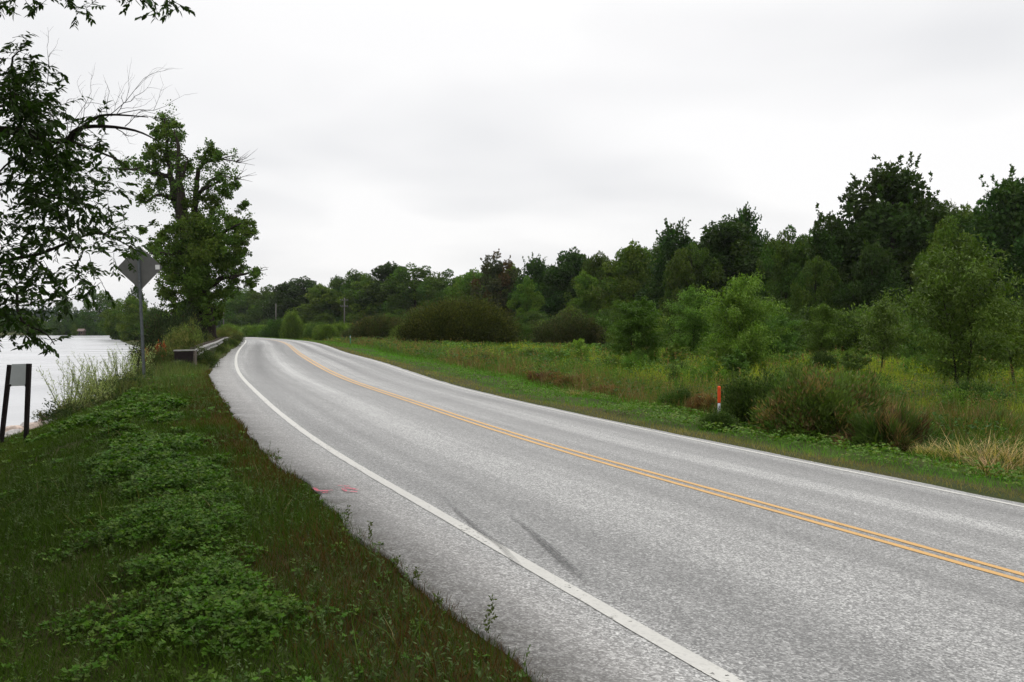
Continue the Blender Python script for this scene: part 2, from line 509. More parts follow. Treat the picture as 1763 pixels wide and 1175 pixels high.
def m_ground():
    t = NT('soil_and_thatch'); geo = t.n('ShaderNodeTexCoord').outputs['Object']
    n1 = t.noise(geo, .5, 5, .6); n2 = t.noise(geo, 14, 5, .7)
    c = t.ramp(n1, [(.35, (.030, .046, .009)), (.5, (.046, .058, .014)), (.68, (.062, .052, .020))])
    c = t.mix(t.ramp(n2, [(.35, .0), (.7, .7)]), c, (.022, .016, .009))
    return t.out(t.bsdf(c, .95, spec=.1, bump=n2, bstr=.6, bdist=.05).outputs[0])


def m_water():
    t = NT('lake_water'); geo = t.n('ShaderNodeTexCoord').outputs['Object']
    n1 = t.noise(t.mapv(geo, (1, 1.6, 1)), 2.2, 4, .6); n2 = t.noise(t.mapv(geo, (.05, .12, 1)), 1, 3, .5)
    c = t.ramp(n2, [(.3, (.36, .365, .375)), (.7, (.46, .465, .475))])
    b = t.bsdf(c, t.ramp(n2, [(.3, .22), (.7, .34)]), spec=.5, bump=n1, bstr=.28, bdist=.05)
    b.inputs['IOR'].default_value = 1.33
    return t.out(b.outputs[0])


M_ROAD = m_road(); M_GROUND = m_ground(); M_WATER = m_water()
M_WHITE = m_paint('white_line_paint', (.50, .49, .455), .37)
M_YEL = m_paint('yellow_line_paint', (.54, .30, .075), .35)
M_RED = m_paint('red_survey_paint', (.55, .05, .10), .49, 22)
M_PALE = m_paint('worn_white_paint', (.52, .50, .46), .50)
M_TYRE = m_tyre()
M_GALV = m_plain('galvanised_steel', (.21, .205, .195), .6, .2, 8, .2)
M_SIGNBACK = m_plain('dull_aluminium_back', (.105, .105, .10), .6, .2, 5, .12)
M_POSTST = m_plain('dark_steel_post', (.10, .11, .115), .55, .3, 12, .2)
M_WOOD = m_plain('weathered_timber', (.10, .085, .07), .9, 0, 14, .4)
M_BLACKP = m_plain('black_post_paint', (.014, .010, .010), .8, 0, 10, .3)
M_BOARD = m_plain('pale_board_back', (.50, .52, .53), .55, 0, 4, .08)
M_ORANGE = m_plain('orange_marker_plastic', (.62, .075, .018), .6, 0, 12, .12)
M_WHITEP = m_plain('white_marker_plastic', (.52, .53, .54), .6, 0, 12, .12)
M_STICK = m_plain('white_sticker', (.62, .62, .60), .6, 0, 12, .08)
M_INK = m_plain('black_ink', (.02, .02, .02), .6, 0, 12, .1)
M_GREENP = m_plain('teal_green_paint', (.02, .22, .18), .5, 0, 12, .12)
M_ROCK = m_plain('riprap_rock', (.36, .34, .33), .9, 0, 3.5, .45, bstr=.8)
M_ROCKD = m_plain('brown_riprap_rock', (.17, .12, .10), .9, 0, 3.5, .4, bstr=.8)
M_DWOOD = m_plain('grey_pole_wood', (.12, .113, .105), .9, 0, 8, .2)
M_ROOF = m_plain('faded_roof', (.22, .17, .155), .8, 0, 3, .2)
M_HWALL = m_plain('cabin_wall', (.10, .075, .06), .8, 0, 3, .2)
M_DARK = m_plain('dark_window_glass', (.02, .022, .025), .2, 0, 3, .2)

# ------------------------------------------------------------------ ground sheet
def axis(fine0, fine1, step, lo, hi, g=1.055):
    a = list(np.arange(fine0, fine1, step)); s = step
    x = a[-1]
    while x < hi: s *= g; x += s; a.append(x)
    s = step; x = a[0]; b = []
    while x > lo: s *= g; x -= s; b.append(x)
    return np.array(b[::-1] + a)


gx = axis(-17, 9, .28, -2600, 2600, 1.045); gy = axis(2, 34, .28, -160, 2600, 1.04)
GX, GY = np.meshgrid(gx, gy); GZ = ground(GX, GY)
nx, ny = len(gx), len(gy)
ii = np.arange(nx * ny).reshape(ny, nx)
Fq = np.stack([ii[:-1, :-1], ii[:-1, 1:], ii[1:, 1:], ii[1:, :-1]], -1).reshape(-1, 4)
go = obj('ground', mesh_np('ground', np.stack([GX, GY, GZ], -1).reshape(-1, 3), [Fq], M_GROUND, smooth=True))
tag(go, 'dark earth and thatch ground under the grass, meadow and lake bank', kind='structure')

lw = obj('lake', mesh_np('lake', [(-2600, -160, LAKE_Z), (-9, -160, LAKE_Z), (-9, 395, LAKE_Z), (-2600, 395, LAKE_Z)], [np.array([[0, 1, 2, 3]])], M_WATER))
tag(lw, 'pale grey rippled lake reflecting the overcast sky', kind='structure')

# ------------------------------------------------------------------ road
rs = np.concatenate([np.arange(-34, 60, .125), np.arange(60, 340, .5)])
r = R(4)
jag = vnoise(rs, rs * 0, .35, 2) * .045 + vnoise(rs, rs * 0, 1.6, 4) * .07
dlv = dleft(rs) + jag; drv = DRIGHT + vnoise(rs, rs * 0 + 7, .8, 6) * .04
cols = []
for f in np.linspace(0, 1, 13):
    cols.append(-dlv * (1 - f) + drv * f)
Dm = np.stack([-dlv] + cols + [drv], 1); Sm = np.repeat(rs[:, None], Dm.shape[1], 1)
PR = road_pt(Sm, Dm); PR[:, 0, 2] -= .12; PR[:, -1, 2] -= .12
k = Dm.shape[1]; ii = np.arange(len(rs) * k).reshape(-1, k)
Fq = np.stack([ii[:-1, :-1], ii[:-1, 1:], ii[1:, 1:], ii[1:, :-1]], -1).reshape(-1, 4)
ro = obj('road', mesh_np('road', PR.reshape(-1, 3), [Fq], M_ROAD, smooth=False, uv=np.stack([Dm, Sm], -1).reshape(-1, 2)))
tag(ro, 'weathered grey two-lane asphalt road curving away along the lake', kind='structure')


def strip(name, s, d0, d1, mat, up, label, uvx=None):
    s = np.asarray(s, float); d0 = np.broadcast_to(d0, len(s)); d1 = np.broadcast_to(d1, len(s))
    P = np.concatenate([road_pt(s, d0, up), road_pt(s, d1, up)]); n = len(s)
    i = np.arange(n - 1); F = np.stack([i, i + n, i + n + 1, i + 1], -1)
    uv = None
    if uvx is not None: uv = np.concatenate([np.stack([-np.ones(n), uvx], 1), np.stack([np.ones(n), uvx], 1)])
    o = obj(name, mesh_np(name, P, [F], mat, uv=uv))
    tag(o, label, kind='structure'); return o


ls = np.concatenate([np.arange(-34, 40, .06), np.arange(40, 300, .5)])
wob = vnoise(ls, ls * 0, .25, 21) * .010
strip('edge_line', ls, -W_LANE - .058 + wob * .4, -W_LANE + .055 + vnoise(ls, ls * 0, .5, 23) * .004, M_WHITE, .004,
      'thick worn white edge line on the lake side of the road')
strip('edge_line', ls, W_LANE - .055, W_LANE + .05 + wob, M_WHITE, .004, 'thin white edge line on the meadow side of the road')
strip('centre_line', ls, -.150 + wob * .5, -.058 + wob * .3, M_YEL, .004, 'yellow centre line, the one nearer the lake')
strip('centre_line', ls, .058 - wob * .3, .150 + wob * .5, M_YEL, .004, 'yellow centre line, the one nearer the meadow')

def ray_ground(u, v):
    """photo pixel -> road coordinates on the pavement"""
    z = .1
    for _ in range(12):
        D = FPX * (CAMH - z) / (v - HYP); X = (u - CXP) / FPX * D
        s, d = sd(np.array([X]), np.array([D])); z = float(road_pt(s, d)[0, 2])
    return float(s[0]), float(d[0])


def skid(pts, wid, label):
    sdv = np.array([ray_ground(u, v) for u, v in pts]); t = np.linspace(0, 1, len(pts)); tt = np.linspace(0, 1, 40)
    s = np.interp(tt, t, sdv[:, 0]); d = np.interp(tt, t, sdv[:, 1])
    P = road_pt(s, d, .011); T = np.gradient(P, axis=0); Sd = nrm(np.cross(T, (0, 0, 1)))
    wv = wid * np.interp(tt, [0, .2, .6, 1], [.4, .7, 1, .7])
    V = np.concatenate([P - Sd * wv[:, None] / 2, P + Sd * wv[:, None] / 2]); n = len(P); i = np.arange(n - 1)
    V[:, 2] = np.concatenate([road_pt(*sd(V[:n, 0], V[:n, 1]))[:, 2], road_pt(*sd(V[n:, 0], V[n:, 1]))[:, 2]]) + .011
    al = np.interp(tt, [0, .15, .4, .7, 1], [.0, .55, 1, .9, .0])
    uv = np.concatenate([np.stack([-np.ones(n), al], 1), np.stack([np.ones(n), al], 1)])
    o = obj('tyre_mark', mesh_np('tyre_mark', V, [np.stack([i, i + n, i + n + 1, i + 1], -1)], M_TYRE, uv=uv))
    tag(o, label, kind='structure')


skid([(760, 853), (790, 885), (825, 915), (860, 940), (918, 1002)], .07, 'dark tyre mark running across the thick white edge line')
skid([(866, 883), (905, 908), (945, 945), (985, 982), (1030, 1020)], .09, 'dark curved tyre mark in the near lane')


def spray(pts, label):
    mb = MB()
    for (u0, v0, u1, v1, wd) in pts:
        a = ray_ground(u0, v0); b = ray_ground(u1, v1)
        n = 8; s = np.linspace(a[0], b[0], n); d = np.linspace(a[1], b[1], n)
        P = road_pt(s, d, .011); T = nrm(np.gradient(P, axis=0)); Sd = nrm(np.cross(T, (0, 0, 1)))
        ww = .72 * wd * (.6 + .4 * np.sin(np.linspace(.3, 2.9, n)))
        V = np.concatenate([P - Sd * ww[:, None] / 2, P + Sd * ww[:, None] / 2])
        mb.add(V, [(i, i + n, i + n + 1, i + 1) for i in range(n - 1)])
    return tag(obj('paint_mark', mb.mesh('paint_mark', M_RED)), label, kind='structure')


spray([(541, 842, 548, 848, .05), (548, 848, 572, 846, .09), (556, 851, 566, 849, .05)], 'pink-red spray paint mark at the grassy pavement edge')
spray([(578, 838, 604, 839, .06), (590, 841, 616, 845, .07), (590, 843, 596, 848, .05), (600, 848, 615, 849, .06)], 'pink-red spray paint mark nearer the white edge line')

# ------------------------------------------------------------------ plants: colour helper
def tints(r, n, base, var=.25, alt=None, pa=0.0):
    b = np.array(base)[None] * (1 + r.uniform(-var, var, (n, 1))) * (1 + r.uniform(-.08, .08, (n, 3)))
    if alt is not None and pa > 0:
        m = r.rand(n) < pa; b[m] = np.array(alt) * (1 + r.uniform(-var, var, (m.sum(), 1)))
    return np.clip(b, 0, 1)


UP = np.array([0, 0, 1.])


def blob_leaves(r, c, rad, n, L, base, T=T_CLUMP, droop=.0, shell=.55, var=.3, alt=None, pa=0, wl=.8):
    """leaves in an ellipsoidal clump"""
    c = np.asarray(c, float); rad = np.asarray(rad, float) * np.ones(3)
    u = rnd_unit(r, n); k = (shell + (1 - shell) * r.rand(n)) ** .8
    k *= 1 + .12 * np.sin(u[:, 0] * 7 + c[0]) * np.cos(u[:, 2] * 6 + c[1])
    P = c + u * rad * k[:, None]
    A = nrm(u * .7 + rnd_unit(r, n) * .8 - UP * droop)
    Nn = nrm(u * .55 + UP * .6 + rnd_unit(r, n) * .6)
    Ls = L * r.uniform(.6, 1.3, n)
    tv = tints(r, n, base, var, alt, pa) * (1 + .0 * u[:, 2:3])
    return leaves(P, A, Nn, Ls, Ls * wl, T, tv)


def crown_env(kind, h):
    """relative crown radius at relative height"""
    if kind == 'dome': return np.interp(h, [.12, .3, .5, .7, .88, 1.0], [.22, .34, .38, .34, .20, .03])
    if kind == 'wide': return np.interp(h, [.1, .28, .5, .72, .9, 1.0], [.34, .48, .50, .44, .26, .05])
    if kind == 'tall': return np.interp(h, [.1, .3, .5, .7, .88, 1.0], [.16, .24, .27, .24, .15, .03])
    if kind == 'cone': return np.interp(h, [.08, .2, .4, .6, .8, 1.0], [.22, .30, .27, .20, .11, .01])
    return np.interp(h, [0.02, .2, .5, .8, 1.0], [.35, .48, .48, .33, .05])   # bushy to the ground


def make_tree(seed, kind, H, base, nclump, nleaf, leaf, trunk_r, h0=.12, rad=(.055, .10), var=.3, alt=None, pa=0, droop=.1, spiky=0, limbs=True, T=T_CLUMP, wl=.8, wid=1.0):
    """returns trunk mesh, crown mesh; tree of height H at the origin"""
    r = R(seed); parts = []; mb = MB()
    hh = np.sort(r.uniform(h0, .96, nclump)) ; hh[-1] = .97; hh[-2] = .93
    lean = r.uniform(-.03, .03, 2) * H
    tz = np.linspace(0, .93, 8)
    TP = np.stack([lean[0] * tz ** 1.5 + np.sin(tz * 5 + seed) * .008 * H, lean[1] * tz ** 1.5 + np.cos(tz * 4 + seed) * .008 * H, tz * H], 1)
    mb.tube(TP, trunk_r * np.array([1.35, 1.0, .86, .72, .58, .42, .26, .1]), 7)
    ga = 2.399963
    cs = []
    for i, h in enumerate(hh):
        a = i * ga + r.uniform(-.5, .5); e = float(crown_env(kind, h)) * H * wid
        rr = e * (1 - .18 * r.rand()) if r.rand() < .78 else e * r.uniform(.1, .6)
        rr *= 1 + .16 * sin(3 * a + seed) + .10 * r.normal()
        rc = H * r.uniform(*rad) * (1 - .35 * max(0, h - .6))
        rr = max(rr - rc * .5, 0)
        c = np.array([TP[-1, 0] * h + cos(a) * rr, TP[-1, 1] * h + sin(a) * rr, h * H - rc * .6])
        cs.append((c, rc))
        n = int(nleaf * (rc / (H * rad[1])) ** 2 * r.uniform(.7, 1.15))
        tb = np.array(base) * (1 + r.uniform(-.22, .22)) * np.array([1 + r.uniform(-.12, .2), 1, 1 + r.uniform(-.1, .1)])
        al, pp = alt, pa
        if alt is not None and pa >= 1: tb = np.array(alt) if r.rand() < .3 else tb; al = None; pp = 0
        parts.append(blob_leaves(r, c, (rc, rc, rc * r.uniform(.55, .8)), n, leaf, tb, T=T, droop=droop, var=var, alt=al, pa=pp, wl=wl))
        if spiky and h > .5:
            for _ in range(spiky):
                dv = nrm(np.array([cos(a), sin(a), 0]) * r.uniform(.2, .9) + UP * r.uniform(.5, 1.2) + r.normal(size=3) * .25)
                ln = rc * r.uniform(1.1, 1.9); m = max(8, n // 12); t = r.rand(m) ** .7
                P = c + dv * (t * ln)[:, None] + r.normal(size=(m, 3)) * (rc * .16 * (1.1 - t))[:, None]
                A = nrm(dv + rnd_unit(r, m) * .8); Ls = leaf * r.uniform(.6, 1.2, m)
                parts.append(leaves(P, A, rnd_unit(r, m) + UP * .5, Ls, Ls * wl, T, tints(r, m, tb, var)))
        if limbs and (i % 2 == 0 or rc > H * .08):
            hb = max(.08, h - .10 - rr / H * .5); b0 = np.array([np.interp(hb, tz, TP[:, j]) for j in range(3)])
            mid = (b0 + c) / 2 + np.array([0, 0, -.03 * H * r.rand()]) + r.normal(size=3) * .01 * H
            rb = trunk_r * .32 * (1.15 - h)
            mb.tube([b0, mid, c], [rb, rb * .6, rb * .18], 5)
    V, F, Cc = join(parts)
    return mb.mesh('trunk', M_BARK, True), mesh_np('crown', V, F, M_LEAF, Cc), np.percentile(V[:, 2], 99.8), np.percentile(np.hypot(V[:, 0], V[:, 1]), 95)


def tree_obj(name, meshes, loc, rz=0, scale=(1, 1, 1), label=None, cat='tree', group=None):
    o = empty(name, loc, rz, scale)
    obj('trunk', meshes[0], o); obj('crown', meshes[1], o)
    tag(o, label, cat, group); return o

# ------------------------------------------------------------------ forest on the right and behind the bend
GDK, GMD, GLT, GYL, GRD = (.028, .058, .009), (.048, .092, .011), (.074, .124, .013), (.085, .125, .024), (.075, .050, .018)
TV = {
    'dome': [make_tree(11 + i, 'dome', 10, GDK, 80, 430, .27, .20, h0=.10, rad=(.07, .115), spiky=int(i == 1)) for i in range(3)],
    'mid': [make_tree(21 + i, 'wide', 10, GMD, 84, 400, .26, .20, h0=.08, rad=(.07, .115)) for i in range(3)],
    'tall': [make_tree(31 + i, 'tall', 10, GDK, 76, 380, .24, .17, h0=.10, rad=(.06, .10), spiky=3) for i in range(2)],
    'light': [make_tree(41 + i, 'dome', 10, GLT, 80, 400, .25, .18, h0=.08, rad=(.07, .11)) for i in range(2)],
    'red': [make_tree(51, 'dome', 10, (.045, .055, .02), 80, 400, .25, .2, h0=.1, alt=GRD, pa=1, spiky=1)],
}
_used = set()


def forest_tree(kind, var, u, vtop, D, wpx, label, group, rz=0.0, drop=0.0):
    X, Y, gz = at_ground(u, D)
    z0 = gz - .15 - drop
    top = CAMH - (vtop - HYP) / FPX * D * 1.0
    Hh = top - z0
    ms = TV[kind][var % len(TV[kind])]
    sxy = (wpx / FPX * D) / (2 * ms[3]); sz = Hh / ms[2]
    sxy = min(max(sxy, sz * .6), sz * 1.8)
    return tree_obj('forest_tree', ms, (X, Y, z0), rz, (sxy, sxy, sz), label, 'tree', group)


FRONT = [
    # kind, var, u, vtop, D, width px, label
    ('dome', 1, 1745, 305, 92, 190, 'big dark forest tree cut by the photo\'s right border, far side of the meadow'),
    ('dome', 1, 1540, 283, 98, 235, 'tallest forest tree, broad dark crown with loose sprigs on top'),
    ('light', 0, 1632, 378, 88, 120, 'yellow-green forest tree between the tallest tree and the one at the right border'),
    ('tall', 0, 1432, 372, 96, 90, 'narrow dark forest tree leaning on the left flank of the tallest tree'),
    ('mid', 0, 1352, 393, 108, 130, 'mid-green round forest tree in the dip left of the tallest tree'),
    ('dome', 2, 1252, 380, 118, 165, 'broad dark forest tree below the small pointed top'),
    ('tall', 1, 1286, 360, 124, 70, 'small pointed treetop rising behind the broad dark forest tree'),
    ('tall', 0, 1152, 384, 126, 100, 'ragged dark forest tree with two spiky heads'),
    ('light', 1, 1090, 420, 136, 110, 'lighter green forest tree left of the spiky-headed tree'),
    ('mid', 1, 1188, 425, 112, 105, 'low mid-green forest tree in front of the spiky-headed tree'),
    ('mid', 2, 1030, 437, 150, 80, 'mid-green forest tree right of the dark round pair'),
    ('dome', 0, 985, 433, 158, 105, 'dark round forest tree, the right one of the pair above the low brown bush'),
    ('dome', 1, 922, 444, 165, 85, 'dark round forest tree, the left one of the pair above the low brown bush'),
    ('light', 0, 908, 478, 150, 60, 'small pale forest tree at the foot of the dark round pair'),
    ('red', 0, 858, 437, 172, 95, 'forest tree with rust-red leaves in its crown'),
    ('light', 1, 810, 466, 190, 90, 'yellow-green forest tree just left of the rust-leaved tree'),
    ('mid', 0, 765, 466, 215, 115, 'mid-green forest tree directly above the left shoulder of the dome-shaped bush'),
    ('mid', 1, 715, 458, 228, 115, 'rounded forest tree above the gap between the two brown bushes'),
    ('dome', 2, 670, 455, 240, 110, 'highest tree of the hump above the small round bush'),
    ('light', 0, 632, 474, 240, 85, 'pale green forest tree standing in front of the hump'),
    ('mid', 2, 612, 467, 258, 100, 'mid-green forest tree left of the hump, behind the pole with a crossarm'),
    ('tall', 1, 580, 478, 268, 45, 'thin open-topped forest tree at the left end of the hump'),
    ('light', 1, 556, 492, 262, 90, 'yellow-green forest tree between the dark clump and the pole with a crossarm'),
    ('dome', 0, 522, 480, 300, 95, 'very dark forest tree, the highest of the dark clump beyond the bend'),
    ('dome', 2, 492, 488, 300, 80, 'very dark forest tree at the left end of the dark clump beyond the bend'),
    ('mid', 0, 458, 492, 320, 95, 'mid-green forest tree left of the dark clump beyond the bend'),
    ('light', 0, 425, 498, 335, 85, 'pale forest tree just right of the big roadside tree\'s lowest twigs'),
    ('mid', 1, 392, 503, 350, 90, 'mid-green forest tree touching the right side of the big roadside tree'),
    ('mid', 2, 1405, 445, 90, 85, 'low mid-green forest tree in front of the narrow dark one'),
    ('dome', 1, 1500, 420, 86, 110, 'low dark forest tree under the tallest tree\'s left half'),
    ('mid', 0, 1690, 350, 104, 100, 'dark forest tree filling the notch beside the right border tree'),
    ('light', 1, 1010, 470, 140, 70, 'pale forest tree above the low brown bush\'s right end'),
]
rr_ = R(77)
for kdx, (kind, var, u, vt, D, wp, lab) in enumerate(FRONT):
    forest_tree(kind, var, u, vt, D, wp, lab, 'trees along the forest edge', rz=kdx * 2.1)
LMK = [(395, "the big roadside tree"), (440, "the broad yellow-green bush"), (475, "the plain pale pole"), (520, "the very dark clump"), (558, "the dark clump's right end"), (593, "the pole with crossarms"), (650, "the small round bush"), (700, "the tucked-in green bush"),
       (790, "the dome-shaped bush"), (858, "the rust-leaved tree"), (922, "the dark round pair"), (985, "the low grey-brown bush"), (1040, "that bush's right end"), (1095, "the dense dark sapling"), (1152, "the spiky-headed tree"), (1190, "the pale-crowned sapling"),
       (1285, "the light bushy sapling"), (1350, "the forest dip"), (1412, "the round-headed sapling"), (1465, "the small clumpy sapling"), (1518, "the thin grey-green sapling"), (1585, "the low bushy sapling"), (1650, "the tallest sapling"), (1712, "the notch by the border"), (1765, "the right border sapling")]
LMK = [(a, b.replace("that bush's", "the low bush's")) for a, b in LMK]
_seen = set()
def rel_label(what, u):
    a, b = min(LMK, key=lambda q: abs(q[0] - u)); du = u - a
    opts = ['right behind', 'a hint %s of', 'just %s of', 'a little %s of', 'some way %s of', 'well %s of', 'far %s of']
    i = 0 if abs(du) < 8 else min(6, 1 + int((abs(du) - 8) / 8)); side = 'left' if du < 0 else 'right'
    for j in range(i, i + 7):
        o = opts[min(j, 6)]; o = o % side if '%s' in o else o; L = '%s %s %s' % (what, o, b)
        if L not in _seen: break
    _seen.add(L); return L

# second rank: closes the wall of leaves behind, tops a little below the front rank
BL = 'forest tree of the second rank, seen only through the gaps of the front trees'
us = np.linspace(395, 1800, 44)
sky_u = [380, 430, 500, 540, 600, 670, 740, 815, 860, 930, 990, 1050, 1110, 1160, 1240, 1300, 1380, 1440, 1540, 1620, 1690, 1763, 1900]
sky_v = [508, 502, 492, 492, 482, 468, 474, 482, 452, 446, 441, 436, 428, 408, 396, 392, 408, 385, 325, 345, 352, 325, 330]
dep_u = [380, 500, 620, 760, 900, 1100, 1300, 1500, 1900]; dep_v = [365, 315, 270, 235, 180, 150, 135, 115, 110]
kk = ['dome', 'mid', 'mid', 'light', 'tall', 'mid']
for i, u in enumerate(us):
    D = np.interp(u, dep_u, dep_v) * rr_.uniform(1.02, 1.15)
    vt = np.interp(u, sky_u, sky_v) + rr_.uniform(0, 1) * np.interp(u, [500, 1000], [7, 20])
    forest_tree(kk[i % 6], i, u + rr_.uniform(-8, 8), vt, D, rr_.uniform(80, 130) * 150 / D * .85, rel_label('second-rank treetop', u), 'second rank of the forest', rz=i * 1.3)
# lower rank: young trees and edge growth closing the foot of the forest
BL3 = 'low young tree in the dense growth at the foot of the forest edge'
for i, u in enumerate(np.linspace(400, 1790, 46)):
    D = np.interp(u, dep_u, dep_v) * .86
    H3 = rr_.uniform(3.6, 6.6); vt = HYP - (H3 - 2.6) / D * FPX
    forest_tree(['mid', 'dome', 'mid', 'dome', 'light'][i % 5], i, u + rr_.uniform(-8, 8), vt, D * rr_.uniform(.93, 1.05), rr_.uniform(6, 9) / D * FPX, rel_label('low young tree at the forest foot,', u), 'young trees at the forest foot', rz=i * 1.7, drop=.6)
# a dark far-off wood closes the gaps between the trunks
def far_wood(name, pts, H, depth, n, leaf, base, label, seed):
    r = R(seed); pts = np.array(pts, float); seg = np.linalg.norm(np.diff(pts, axis=0), axis=1); cum = np.concatenate([[0], np.cumsum(seg)])
    t = r.rand(n) * cum[-1]; X = np.interp(t, cum, pts[:, 0]); Y = np.interp(t, cum, pts[:, 1])
    Y = Y + r.rand(n) * depth; hh = H * (1 + .18 * vnoise(X, Y, 14, seed) + .12 * vnoise(X, Y, 5, seed + 1))
    Z = ground(X, Y) + hh * (r.rand(n) ** .8)
    P = np.stack([X, Y, Z], 1); Ls = leaf * r.uniform(.6, 1.3, n)
    tt = np.clip(vnoise(X + Z * .7, Y, 6, seed + 2) * .35 + 1, .5, 1.6)
    V, F, c = leaves(P, rnd_unit(r, n), rnd_unit(r, n) + UP * .5, Ls, Ls * .85, T_CLUMP, tints(r, n, base, .25) * tt[:, None])
    o = obj(name, mesh_np(name, V, F, M_LEAF, c)); tag(o, label, kind='stuff'); return o


def gp(u, D): return ((u - CXP) / FPX * D, D)


far_wood('far_wood', [gp(380, 385), gp(500, 335), gp(620, 292), gp(760, 255), gp(900, 200), gp(1100, 170), gp(1300, 152), gp(1500, 132), gp(1950, 128)], 13.5, 14, 80000, .75, GDK,
         'dark depth of the wood behind the forest edge', 5)

# ------------------------------------------------------------------ far shore beyond the lake
far_wood('far_shore_wood', [gp(-1500, 800), gp(-60, 760), gp(120, 740), gp(300, 700), gp(420, 640)], 16, 30, 60000, 1.9, (.022, .045, .026), 'bluish far-off wood low on the horizon beyond the lake', 9)  # bluish leaf tint: distance haze put into the colour
far_wood('far_shore_thicket', [gp(-1500, 480), gp(-60, 430), gp(100, 420), gp(200, 400), gp(270, 380)], 6.0, 25, 60000, 1.0, (.045, .075, .02), 'strip of green thicket on the far shore of the lake', 15)
SH = [
    ('mid', 0, 112, 512, 402, 44, 'grey-green tree left of the cabin on the far shore'),
    ('mid', 1, 172, 503, 395, 62, 'tall grey-green tree with a bare trunk right of the cabin on the far shore'),
    ('light', 1, 60, 545, 415, 40, 'small pale tree on the far shore, nearest the leafy branch tips'),
    ('light', 0, 205, 516, 262, 60, 'green waterside tree, the one farthest out on the lake point'),
    ('tall', 1, 236, 488, 240, 34, 'thin tree with an open top poking above the trees of the lake point'),
    ('light', 1, 232, 512, 228, 62, 'bushy green waterside tree just left of the diamond sign\'s post'),
    ('mid', 2, 268, 530, 205, 56, 'dark green waterside tree just right of the diamond sign\'s post'),
    ('mid', 0, 140, 535, 408, 40, 'low dark tree directly behind the cabin on the far shore'),
    ('light', 0, 128, 558, 383, 12, 'small waterside bush hiding the cabin\'s left corner'),
]
for i, (kind, var, u, vt, D, wp, lab) in enumerate(SH):
    forest_tree(kind, var, u, vt, D, wp, lab, 'trees beyond the lake', rz=i * 1.9, drop=.2)

# cabin on the far shore
cx_, cy_, cz_ = at_ground(139, 388)
cz_ = max(cz_, LAKE_Z + .3)
cab = empty('cabin', (cx_, cy_, cz_))
cab.scale = (.62, .62, .7); tag(cab, 'small brown cabin with a faded pink roof on the far shore of the lake', 'cabin')
m = MB(); m.box(-2.6, -2, 0, 2.6, 2, 2.4); obj('wall', m.mesh('wall', M_HWALL), cab)
m = MB(); m.add([(-3, -2.5, 2.35), (3, -2.5, 2.35), (3, 2.5, 2.35), (-3, 2.5, 2.35), (-3, 0, 3.9), (3, 0, 3.9), ], [(0, 1, 5, 4), (2, 3, 4, 5), (0, 4, 3), (1, 2, 5), (0, 3, 2, 1)]); obj('roof', m.mesh('roof', M_ROOF), cab)
m = MB(); m.box(-.4, -2.06, .1, .45, -1.99, 2.1); obj('door', m.mesh('door', M_DARK), cab)
for xx in (-1.9, 1.1):
    m = MB(); m.box(xx, -2.06, 1.0, xx + .9, -1.99, 1.8); obj('window', m.mesh('window', M_DARK), cab)


# ------------------------------------------------------------------ bushes
def make_bush(seed, rx, ry, H, n, leaf, base, alt=None, pa=0, upright=.6, dome=1.0, wl=.35, T=T_DIA, dens_in=.35, stems=14, lump=.16):
    r = R(seed); parts = []; mb = MB()
    for i in range(stems):
        a = r.rand() * 2 * pi; e = r.uniform(.2, .75)
        mb.tube([(cos(a) * .1 * rx, sin(a) * .1 * ry, -.1), (cos(a) * e * rx * .6, sin(a) * e * ry * .6, H * .45 * (1.2 - e)), (cos(a) * e * rx, sin(a) * e * ry, H * .9 * (1.1 - e))],
                [.03 * H / 3, .02 * H / 3, .006 * H / 3], 5)
    # many small tufts over the dome, each a spray of leaves
    nt_ = max(30, n // 60); u = rnd_unit(r, nt_); u[:, 2] = np.abs(u[:, 2]) ** dome
    kk_ = np.where(r.rand(nt_) < dens_in, r.uniform(.3, .8, nt_), r.uniform(.84, 1.03, nt_))
    kk_ *= 1 + .05 * np.sin(u[:, 0] * 9 + seed) * np.cos(u[:, 1] * 7) + lump * np.sin(u[:, 0] * 4.3 + seed) * np.cos(u[:, 1] * 3.7 + seed * 2) + lump * .6 * np.sin(u[:, 2] * 6 + u[:, 0] * 5 + seed) + lump * .5 * r.normal(size=nt_)
    C = np.stack([u[:, 0] * rx * kk_, u[:, 1] * ry * kk_, u[:, 2] * H * kk_ * .95 + .08 * H], 1)
    m_ = n // nt_; C = np.repeat(C, m_, 0); uu = np.repeat(u, m_, 0); tv = np.repeat(r.uniform(.6, 1.45, nt_), m_)
    sp = .13 * (rx * ry * H) ** (1 / 3.)
    P = C + r.normal(size=C.shape) * sp * np.array([.8, .8, 1.0]); P[:, 2] = np.maximum(P[:, 2], .02)
    A = nrm(uu * (1 - upright) + UP * upright + rnd_unit(r, len(P)) * .55)
    Ls = leaf * r.uniform(.6, 1.3, len(P))
    tt = np.repeat(tints(r, nt_, base, .12, alt, pa), m_, 0) * (tv * r.uniform(.8, 1.2, len(P)))[:, None]
    V, F, c = leaves(P, A, rnd_unit(r, len(P)) + UP * .4, Ls, Ls * wl, T, tt)
    return mb.mesh('stem', M_BARK, True), mesh_np('foliage', V, F, M_LEAF, c)


def bush_obj(name, ms, loc, rz, scale, label, cat='bush', group=None):
    o = empty(name, loc, rz, scale); obj('stem', ms[0], o); obj('foliage', ms[1], o); tag(o, label, cat, group); return o


def put_bush(name, ms, u, D, rz, scale, label, cat='bush', group=None, dz=-.05):
    return bush_obj(name, ms, at_ground(u, D, dz), rz, scale, label, cat, group)


